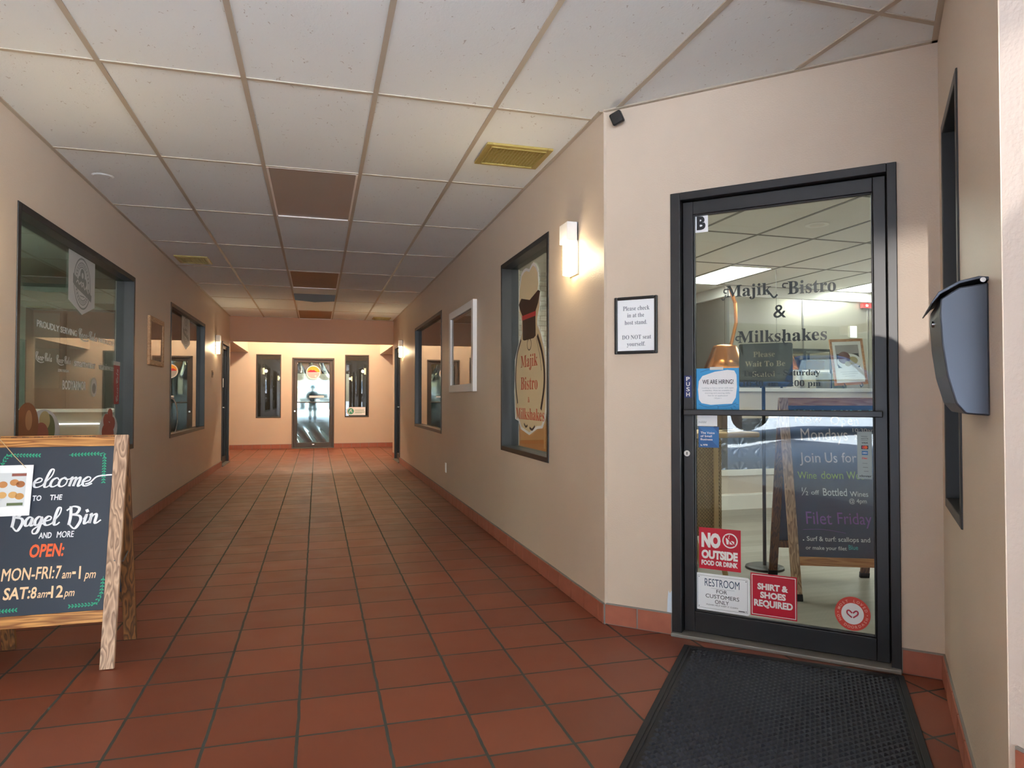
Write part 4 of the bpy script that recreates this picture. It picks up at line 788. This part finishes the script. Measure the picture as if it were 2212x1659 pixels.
# ------------------------------------------------------------------ inside the shop behind the glass door
def troffer(x0, x1, y0, y1, label):
    r = thing('ceiling_light', label, 'ceiling light', T(x0, y0, HC), 'lit shop ceiling panels'); a, b = x1 - x0, y1 - y0
    f = MB(WHITE); framebox(f, 0, a, 0, b, .02, .02, .02, .02, -.01, 0); f.build('light_frame', r); l = MB(LITE); l.box(.02, a - .02, .02, b - .02, -.006, -.003); l.build('diffuser', r)
troffer(4.5, 5.07, 6.76, 7.93, 'lit white ceiling panel at the left, seen through the angled glass door')
troffer(6.93, 7.5, 6.76, 7.93, 'lit white ceiling panel at the right edge of the angled glass door')
troffer(4.5, 5.07, 2.7, 3.87, 'lit white ceiling panel added out of view behind the angled wall to brighten the shop')  # unseen extra panel, added only to brighten the shop
troffer(2.1, 2.67, 4.4, 5.57, 'lit white ceiling panel added out of view to brighten the shop behind the tall window')  # unseen extra panel, added to light the shop behind the tall window
k = MB(WHITE); k.lathe([(.062, -.002), (.095, -.004), (.1, 0)], seg=32); k.m(GREYW); k.lathe([(.001, .02), (.062, -.001)], seg=32); tag(k.build('recessed_light', None, T(4.162, 4.961, HC - .003)), 'small round recessed light in the shop ceiling, seen through the glass door', 'ceiling light')
r = thing('kitchen_hood', 'stainless wall and white soffit at the back of the shop', 'hood', T(5.3, 8.0, 0)); k = MB(WHITE); k.box(-.05, 4.6, -.03, 4, 2.53, HC); k.build('soffit', r)
k = MB(STEEL); k.box(0, 4.6, 0, .06, .9, 2.53); k.box(0, .06, .06, 4, .9, 2.53); k.build('steel_panel', r); k = MB(CHROME)
for x in (1.15, 2.25, 3.4): k = MB(CHROME); k.box(x, x + .02, -.008, 0, .9, 2.53); k.build('seam_strip', r)
r = thing('service_counter', 'counter with white top, beige panel and embossed grey tin front inside the shop', 'counter', T(3.1, 6.27, 0)); w_ = 5.9
k = MB(WHITE); k.box(-.03, w_, -.03, .55, 1.232, 1.27); k.build('countertop', r, None, .004)
k = MB(BEIGE); k.box(0, w_, 0, .52, .95, 1.232); k.build('upper_panel', r); k = MB(TIN); k.box(0, w_, .005, .5, .416, .95); k.build('tin_panel', r)
k = MB(WHITE); k.box(0, w_, -.012, .5, .352, .416); k.build('rail', r, None, .003); k = MB(BEIGE); k.box(0, w_, .004, .5, .16, .352); k.build('lower_panel', r); k = MB(WHITE); k.box(0, w_, -.016, .5, .0, .15); k.box(0, w_, -.008, .5, .15, .163); k.build('base_board', r)
r = thing('back_worktable', 'stainless worktable behind the counter', 'worktable', T(3.7, 7.05, 0)); k = MB(STEEL); k.box(0, 5, 0, .75, .86, .9); k.build('worktop', r)
for x in (.05, 1.7, 3.3, 4.9):
    for y in (.06, .69): k = MB(STEEL); k.cyl((x, y, 0), (x, y, .86), .02); k.build('leg', r)
r = thing('warming_shelf', 'black framed food warming shelf behind the counter with pans on it', 'shelf', T(5.42, 7.1, .9)); k = MB(BLACK)
for x in (0, .34, .72): k.box(x, x + .02, 0, .02, 0, .86)
for x in (0, .72): k.box(x, x + .02, .4, .42, 0, .86)
k.box(0, .74, 0, .42, .84, .87); k.build('shelf_frame', r); k = MB(BLACK); k.box(0, .74, 0, .42, .575, .60); k.build('shelf_board', r); k = MB(BLACK); k.box(0, .74, 0, .42, .30, .32); k.build('shelf_board', r); k = MB(glassmat('warmer glass', '#e6e2d4')); k.box(-.005, .745, -.006, -.002, .62, .82); k.build('glass_front', r)
for i, (x, w2, h2) in enumerate(((.04, .27, .17), (.38, .3, .13))):
    k = MB(STEEL if not i else TAN); k.box(0, w2, 0, .3, 0, h2); k.m(COPPER if not i else PAPER); k.box(-.01, w2 + .01, -.01, .31, h2, h2 + .012); tag(k.build('food_pan', None, T(5.42 + x, 7.16, 1.50), .01), ('steel pan on the upper warming shelf', 'tan box on the upper warming shelf')[i] + ' behind the counter', 'pan', 'pans on the warming shelf')
def lamp(x, y, label):
    r = thing('heat_lamp', label, 'heat lamp', T(x, y, 1.49), 'copper heat lamps'); k = MB(COPPER); k.smooth = True
    k.lathe([(.235, 0), (.245, .004), (.19, .14), (.145, .25), (.14, .262), (.128, .285), (.03, .3), (.001, .3)], seg=40); k.build('lamp_shade', r); k = MB(GREYP); k.cyl((0, 0, .3), (0, 0, HC - 1.49), .0025, seg=8); k.build('hanger', r)
lamp(4.575, 7.0, 'copper cone heat lamp hanging left of the black stand sign inside the shop'); lamp(5.16, 6.84, 'copper cone heat lamp mostly hidden by the black stand sign inside the shop')
k = MB(COPPER); k.tube([(4.93, 7.5, 1.5), (4.97, 7.48, 1.8), (5.03, 7.45, 2.1), (5.02, 7.45, 2.35), (4.95, 7.45, 2.53)], .022); tag(k.build('copper_streak', None), 'curved copper streak in front of the stainless wall inside the shop', 'pipe')  # solid tube drawn for a curved copper streak
for x, y, lab, c in ((5.2, 6.62, 'clear jar with a white lid at the left of the counter row', '#d9d4c4'), (5.4, 6.6, 'clear jar with pale contents second in the counter row', '#b9b49a'), (5.62, 6.62, 'dark jar in the middle of the counter row', '#6f6a4c'), (5.83, 6.6, 'green jar partly behind the picture easel', '#6c7048')):
    r = thing('jar', lab + ' inside the shop', 'jar', T(x, y, 1.27), 'jars on the counter'); k = MB(pm('jar contents', c, .4)); k.smooth = True; k.lathe([(.001, 0), (.075, 0), (.08, .02), (.08, .17), (.065, .19), (.001, .19)]); k.build('jar_body', r); k = MB(WHITE); k.cyl((0, 0, .19), (0, 0, .215), .068); k.build('lid', r)
r = thing('menu_picture', 'orange framed food picture leaning on a small easel on the counter', 'picture', T(5.60, 6.42, 1.3) @ Matrix.Rotation(math.radians(-6), 4, 'X') @ Matrix.Rotation(math.radians(-3), 4, 'Y') @ STAND); k = MB(WOOD2); framebox(k, 0, .46, 0, .53, .03, .03, .03, .03, 0, .012); k.build('frame', r, None, .003)
k = MB(PAPER); k.box(.03, .43, .03, .5, .002, .004); k.m(pm('photo grey', '#a5a0a2', .5)); k.rect(.07, .39, .22, .46, .005); k.m(BLACK); k.rect(.08, .38, .2, .36, .0054); k.m(PAPER); k.disk(.24, .27, .165, .006, .09); k.m(pm('steak print', '#6e3a36', .6)); k.disk(.175, .315, .085, .0068, .07); k.m(EGG); k.disk(.29, .28, .07, .0068, .045); k.disk(.22, .245, .045, .007, .03); k.m(pm('faint caption', '#c9ced2', .6)); k.rect(.1, .36, .148, .154, .0052); k.rect(.12, .34, .125, .131, .0052); k.rect(.16, .3, .1, .106, .0052); k.build('picture', r)
for x in (.12, .36):
    k = MB(BLACK); k.tube([(x, -.03, 0), (x, -.012, .035), (x, .02, .02)], .004); k.tube([(x, -.03, 0), (x, .2, -.06), (x, .35, -.02)], .004); k.build('easel_leg', r)
k = MB(PAPER); k.box(0, .11, -.01, 0, 0, .16); k.m(GREYP); k.rect(.02, .09, .03, .05, .0) ; tag(k.build('wall_card', None, T(7.24, 7.99, 2.02)), 'small white card on the stainless wall above the picture easel', 'card')
k = MB(pm('alarm red', '#8f1f1c', .4)); k.box(0, .16, -.05, 0, 0, .07); k.m(WHITE); k.box(.05, .09, -.054, -.05, .02, .05); tag(k.build('fire_alarm', None, T(7.42, 7.99, 2.44), .006), 'red alarm box high on the stainless wall inside the shop', 'alarm')
r = thing('sign_stand', 'black pole stand with a Please Wait To Be Seated sign inside the glass door', 'sign stand', T(2.949, 4.052, .002)); k = MB(BLACK); k.smooth = False; k.lathe([(.001, .022), (.1, .022), (.125, .014), (.128, 0)], seg=40); k.build('base', r); k = MB(BLACK); k.cyl((0, 0, .02), (0, 0, 1.3), .012); k.build('pole', r)
k = MB(pm('black sign board', '#2c2b2d', .4)); Ms = frame((0, 0, 1.238), U45) @ T(-.155, 0, .02); k.xf = Ms; k.rrect(0, .346, 0, .297, .012, 0, .014); k.m(pm('sign gold lettering', '#b8ab93', .5)); k.text('Please', .095, .235, .205, .036, .0148, 0, 0, bold); k.text('Wait To Be', .04, .3, .14, .036, .0148, 0, 0, bold); k.text('Seated', .09, .235, .07, .036, .0148, 0, 0, bold); k.build('sign_board', r)
r = thing('host_stand', 'woven wicker host stand with a tan top just inside the glass door', 'host stand', T(2.08, 3.98, .002)); WK = weavemat('wicker weave', '#6f5c42', '#a58d66'); k = MB(WK)
n = 10; k.prism([(0, 0), (.5, 0), (.5, .36), (0, .36)], .26, .90); k.build('woven_body', r, None, .02)
k = MB(TAN); k.box(.43, .46, -.012, 0, .24, .9); k.build('corner_post', r); k = MB(TAN); k.box(-.03, .76, -.04, .42, .90, .935); k.build('stand_top', r, None, .01)
for x in (.03, .46):
    for y in (.03, .33): k = MB(TAN); k.cyl((x, y, .27), (x + (.05 if x > .2 else -.03), y - .04, 0), .018); k.build('leg', r)
r = thing('napkin_holder', 'brown napkin holder on the tan top of the wicker host stand', 'napkin holder', T(2.62, 4.05, .937)); k = MB(pm('brown leatherette', '#4a3a33', .6)); k.box(0, .16, 0, .1, .02, .13); k.build('holder_body', r, None, .006); k = MB(CHROME); k.tube([(0, -.005, .012), (.16, -.005, .012)], .006); k.build('wire_foot', r); k = MB(CHROME); k.tube([(0, .1, .012), (.16, .1, .012)], .006); k.build('wire_foot', r)
k = MB(pm('wood ledge', '#a9713f', .5)); k.box(1.6, 3.55, 7.2, 7.7, 0, .95); k.m(WOODD); k.box(1.6, 3.55, 7.15, 7.7, .95, 1.0); tag(k.build('wooden_cabinet', None), 'low orange wood cabinet seen below the pin shaped decal', 'cabinet')

# ------------------------------------------------------------------ inside the dim shop on the left
r = thing('display_counter', 'grey display counter inside the dim shop on the left', 'counter', T(-4.6, 8.9, 0)); k = MB(pm('counter grey', '#8d8a80', .5)); k.box(0, 2.7, 0, .7, 0, 1.0); k.build('counter_body', r); k = MB(WHITE); k.box(-.02, 2.72, -.02, .72, 1.0, 1.03); k.build('countertop', r); k = MB(pm('bright trim strip', '#f2f2ee', .3, emit=('#ffffff', .9))); k.box(.9, 2.2, -.025, -.02, .86, .875); k.build('lit_strip', r)
r = thing('back_cabinet', 'brown back cabinet with dark door inside the dim shop on the left', 'cabinet', T(-3.9, 11.0, 0)); k = MB(BROWNC); k.box(0, 1.7, 0, .8, 0, 2.42); k.build('cabinet_body', r); k = MB(pm('tan panel', '#6f675b', .5)); k.box(.1, .42, -.012, 0, 1.3, 2.35); k.build('door', r); k = MB(DARKW); k.box(.46, .5, -.015, 0, .2, 2.35); k.build('gap_strip', r); k = MB(pm('dull panel', '#5f5b52', .5)); k.box(.55, 1.65, -.012, 0, .2, 1.9); k.build('door', r)
r = thing('strip_light', 'long pale strip light on the ceiling of the dim left shop', 'ceiling light', T(-4.6, 7.6, 2.74)); k = MB(WHITE); k.box(0, 1.3, 0, .15, .05, .11); k.build('fitting', r); k = MB(pm('dim strip tube', '#ffffff', .5, emit=('#f4f6ea', 28.0))); k.cyl((.03, .075, .0), (1.27, .075, .0), .03); k.build('tube', r)
r = thing('strip_light', 'second strip light added near the front to brighten the dim left shop', 'ceiling light', T(-4.6, 4.2, 2.74)); k = MB(WHITE); k.box(0, 1.3, 0, .15, .05, .11); k.build('fitting', r); k = MB(bpy.data.materials['dim strip tube']); k.cyl((.03, .075, .0), (1.27, .075, .0), .03); k.build('tube', r)  # extra strip added to brighten the view through the left window

# ------------------------------------------------------------------ outside, behind the viewer
CG = pm('sky toned car glass', '#8fa2ae', .08, spec=.8); TY = pm('tyre rubber', '#1a1a1b', .8)  # sky reflection is put into the pale window colour
SW = Matrix(((0, 0, 1, 0), (1, 0, 0, 0), (0, 1, 0, 0), (0, 0, 0, 1)))   # profile (y,z) swept along x; front at y=0
def truck(M, CP, label):
    r = thing('pickup_truck', label, 'truck', M, 'parked trucks')
    k = MB(CP); k.xf = SW; k.prism([(0, .45), (0, .95), (.08, 1.08), (1.25, 1.18), (1.3, 1.2), (5.2, 1.2), (5.25, .5)], -.98, .98); k.build('truck_body', r, None, .05, 3)
    k = MB(CP); k.xf = SW; k.prism([(1.2, 1.15), (1.95, 1.74), (2.2, 1.82), (3.1, 1.82), (3.35, 1.2)], -.84, .84); k.build('cab', r, None, .06, 3)
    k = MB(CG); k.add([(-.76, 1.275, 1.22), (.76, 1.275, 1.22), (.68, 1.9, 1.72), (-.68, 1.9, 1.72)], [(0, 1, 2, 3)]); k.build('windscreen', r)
    for s in (-1, 1):
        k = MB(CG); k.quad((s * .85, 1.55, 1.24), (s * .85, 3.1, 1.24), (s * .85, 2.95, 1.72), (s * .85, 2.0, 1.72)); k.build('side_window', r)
        k = MB(CP); k.box(s * .99, s * 1.2, 1.45, 1.55, 1.2, 1.4); k.build('mirror', r, None, .03)
        k = MB(pm('headlamp glass', '#dfe6ea', .1)); k.box(s * .62, s * .95, -.015, .05, .8, .97); k.build('headlight', r, None, .02)
        for y in (.95, 4.2):
            k = MB(TY); k.cyl((s * .72, y, .38), (s * .97, y, .38), .38, seg=28); k.m(CHROME); k.cyl((s * .965, y, .38), (s * .98, y, .38), .22, seg=20); k.build('wheel', r)
    k = MB(BLACK); k.box(-.6, .6, -.012, .04, .72, .96); k.m(CHROME)
    for z in (.76, .84, .92): k.box(-.58, .58, -.02, 0, z - .008, z + .008)
    k.build('grille', r); k = MB(GREYP); k.box(-.98, .98, -.12, .05, .45, .66); k.build('bumper', r, None, .03); k = MB(PAPER); k.box(-.16, .16, -.13, -.12, .5, .62); k.build('number_plate', r)
truck(Matrix(((-1, 0, 0, .0), (0, -1, 0, -9.4), (0, 0, 1, .47), (0, 0, 0, 1))), pm('white car paint', '#eceef0', .25, coat=.6), 'white pickup truck parked on the sunlit car park facing the entrance')
truck(Matrix(((.75, -.66, 0, -7.6), (.66, .75, 0, -9.3), (0, 0, 1, .36), (0, 0, 0, 1))), pm('dark blue car paint', '#27425f', .25, coat=.6), 'dark blue pickup truck added out of view to darken and tint the door glass reflection')  # extra truck, added to darken and blue the reflection in the door
k = MB(pm('hedge leaves', '#32352d', .9, var=(3, .5)))  # invented foliage screen that keeps bright sky out of the door reflection
for i in range(70):
    t = i / 69; cx, cy = -16 - 6 * math.sin(t * 3), -34 + 40 * t; rr = 2.2 + 1.2 * random.random(); n = 9; vs = []
    for a in range(n + 1):
        for b_ in range(2 * n):
            q = rr * (.8 + .4 * random.random()); th = PI * a / n; ph = PI * b_ / n; vs.append((cx - 3 * random.random() * 0 + q * math.sin(th) * math.cos(ph), cy + q * math.sin(th) * math.sin(ph), .4 + 2.4 + 1.4 * q * math.cos(th)))
    k.add(vs, [(a * 2 * n + b_, (a + 1) * 2 * n + b_, (a + 1) * 2 * n + (b_ + 1) % (2 * n), a * 2 * n + (b_ + 1) % (2 * n)) for a in range(n) for b_ in range(2 * n)])
tag(k.build('hedge', None), 'tall dark green hedge added out of view to darken the door glass reflection', 'hedge', None, 'stuff')

def skinned(name, nodes, edges, mat, parent, root=0, sub=2):
    me = bpy.data.meshes.new(name); me.from_pydata([n[0] for n in nodes], edges, []); me.materials.append(mat)
    o = bpy.data.objects.new(name, me); COL.objects.link(o); o.parent = parent
    m = o.modifiers.new('skin', 'SKIN'); m.use_smooth_shade = True
    for i, n in enumerate(nodes):
        q = me.skin_vertices[0].data[i]; rr = n[1]; q.radius = rr if isinstance(rr, tuple) else (rr, rr); q.use_root = (i == root)
    s = o.modifiers.new('sub', 'SUBSURF'); s.levels = s.render_levels = sub; return o
P0 = (-.19, -.42, 0)
r = thing('person', 'person in a dark shirt and grey trousers holding a small camera at the entrance', 'person', T(*P0) @ Matrix.Diagonal((1.06, 1.06, 1.06, 1)))
SKIN = pm('skin', '#b98a6c', .5); N = []; Eg = []
def nd(p, rad, to=None):
    N.append((p, rad)); i = len(N) - 1
    if to is not None: Eg.append((to, i))
    return i
pel = nd((0, 0, .90), (.14, .11)); wa = nd((0, 0, 1.04), (.125, .095), pel); ch = nd((0, .0, 1.24), (.15, .11), wa); nb = nd((0, 0, 1.38), (.08, .07), ch); nk = nd((0, .01, 1.44), .052, nb); hd = nd((0, .03, 1.53), (.074, .09), nk); ht = nd((0, .025, 1.60), (.06, .075), hd)
nose = nd((0, .115, 1.525), .012, hd)
for s in (-1, 1):
    sh = nd((s * .165, -.01, 1.34), .055, ch); el = nd((s * .23, .04, 1.08), .043, sh); wr = nd((s * .115 + .165, .26, 1.06), .028, el); pa = nd((s * .075 + .18, .315, 1.085), (.03, .02), wr)
    for f in range(4):
        b0 = nd((s * (.062 - .004 * f) + .18, .335, 1.115 - .016 * f), .009, pa); nd((s * (.035 - .003 * f) + .18, .352, 1.118 - .016 * f), .008, b0)
    t0 = nd((s * .055 + .18, .305, 1.105), .010, pa); nd((s * .04 + .18, .308, 1.075), .009, t0)
    hp = nd((s * .09, 0, .86), (.09, .09), pel); kn = nd((s * .1, .02, .47), .058, hp); an = nd((s * .105, -.01, .09), .04, kn); nd((s * .115, .13, .035), (.042, .032), an)
skinned('body', N, Eg, SKIN, r)
C2 = [((0, 0, .84), (.155, .125)), ((0, 0, 1.04), (.145, .115)), ((0, 0, 1.24), (.17, .13)), ((0, 0, 1.375), (.09, .08))]; E2 = [(0, 1), (1, 2), (2, 3)]
for s in (-1, 1):
    b = len(C2); C2 += [((s * .165, -.01, 1.335), .072), ((s * .21, .02, 1.17), .064), ((s * .228, .038, 1.09), .058)]; E2 += [(2, b), (b, b + 1), (b + 1, b + 2)]
skinned('shirt', C2, E2, pm('dark shirt cloth', '#23252b', .85), r)
C2 = [((0, 0, .9), (.15, .12))]; E2 = []
for s in (-1, 1):
    b = len(C2); C2 += [((s * .09, 0, .84), .105), ((s * .1, .02, .47), .08), ((s * .105, -.005, .1), .066)]; E2 += [(0, b), (b, b + 1), (b + 1, b + 2)]
skinned('trousers', C2, E2, pm('grey trouser cloth', '#5d6068', .85), r)
k = MB(pm('dark hair', '#2a211c', .7)); k.smooth = True; k.xf = T(0, -.005, 1.555) @ Matrix.Diagonal((.092, .112, .115, 1)); k.lathe([(.001, 1)] + [(math.sin(a), math.cos(a)) for a in [PI * i / 14 for i in range(1, 9)]], seg=24); k.build('hair', r)
for s in (-1, 1):
    k = MB(BLACK); k.box(s * .11 - .05, s * .11 + .05, -.09, .17, 0, .055); k.build('shoe', r, None, .025, 3)
    k = MB(SKIN); k.xf = T(s * .088, .02, 1.525); k.lathe([(.001, -.03), (.012, -.02), (.014, .02), (.001, .03)], seg=10); k.build('ear', r)
    k = MB(WHITE); k.smooth = True; k.xf = T(s * .032, .104, 1.545) @ Matrix.Diagonal((.013, .009, .009, 1)); k.lathe([(.001, -1), (.7, -.7), (1, 0), (.7, .7), (.001, 1)], seg=12); k.build('eye', r)
k = MB(pm('lips', '#8f5148', .5)); k.xf = T(0, .11, 1.485) @ Matrix.Diagonal((.024, .008, .006, 1)); k.lathe([(.001, -1), (.7, -.7), (1, 0), (.7, .7), (.001, 1)], seg=12); k.build('mouth', r)
r = thing('compact_camera', 'small black compact camera held by the person at the entrance', 'camera', T(.0, -.075, 1.135)); k = MB(BLACK); k.box(-.055, .055, -.02, .012, -.005, .06); k.build('camera_body', r, None, .005); k = MB(BLACK); k.cyl((0, .012, .028), (0, .04, .028), .024); k.build('lens_barrel', r)
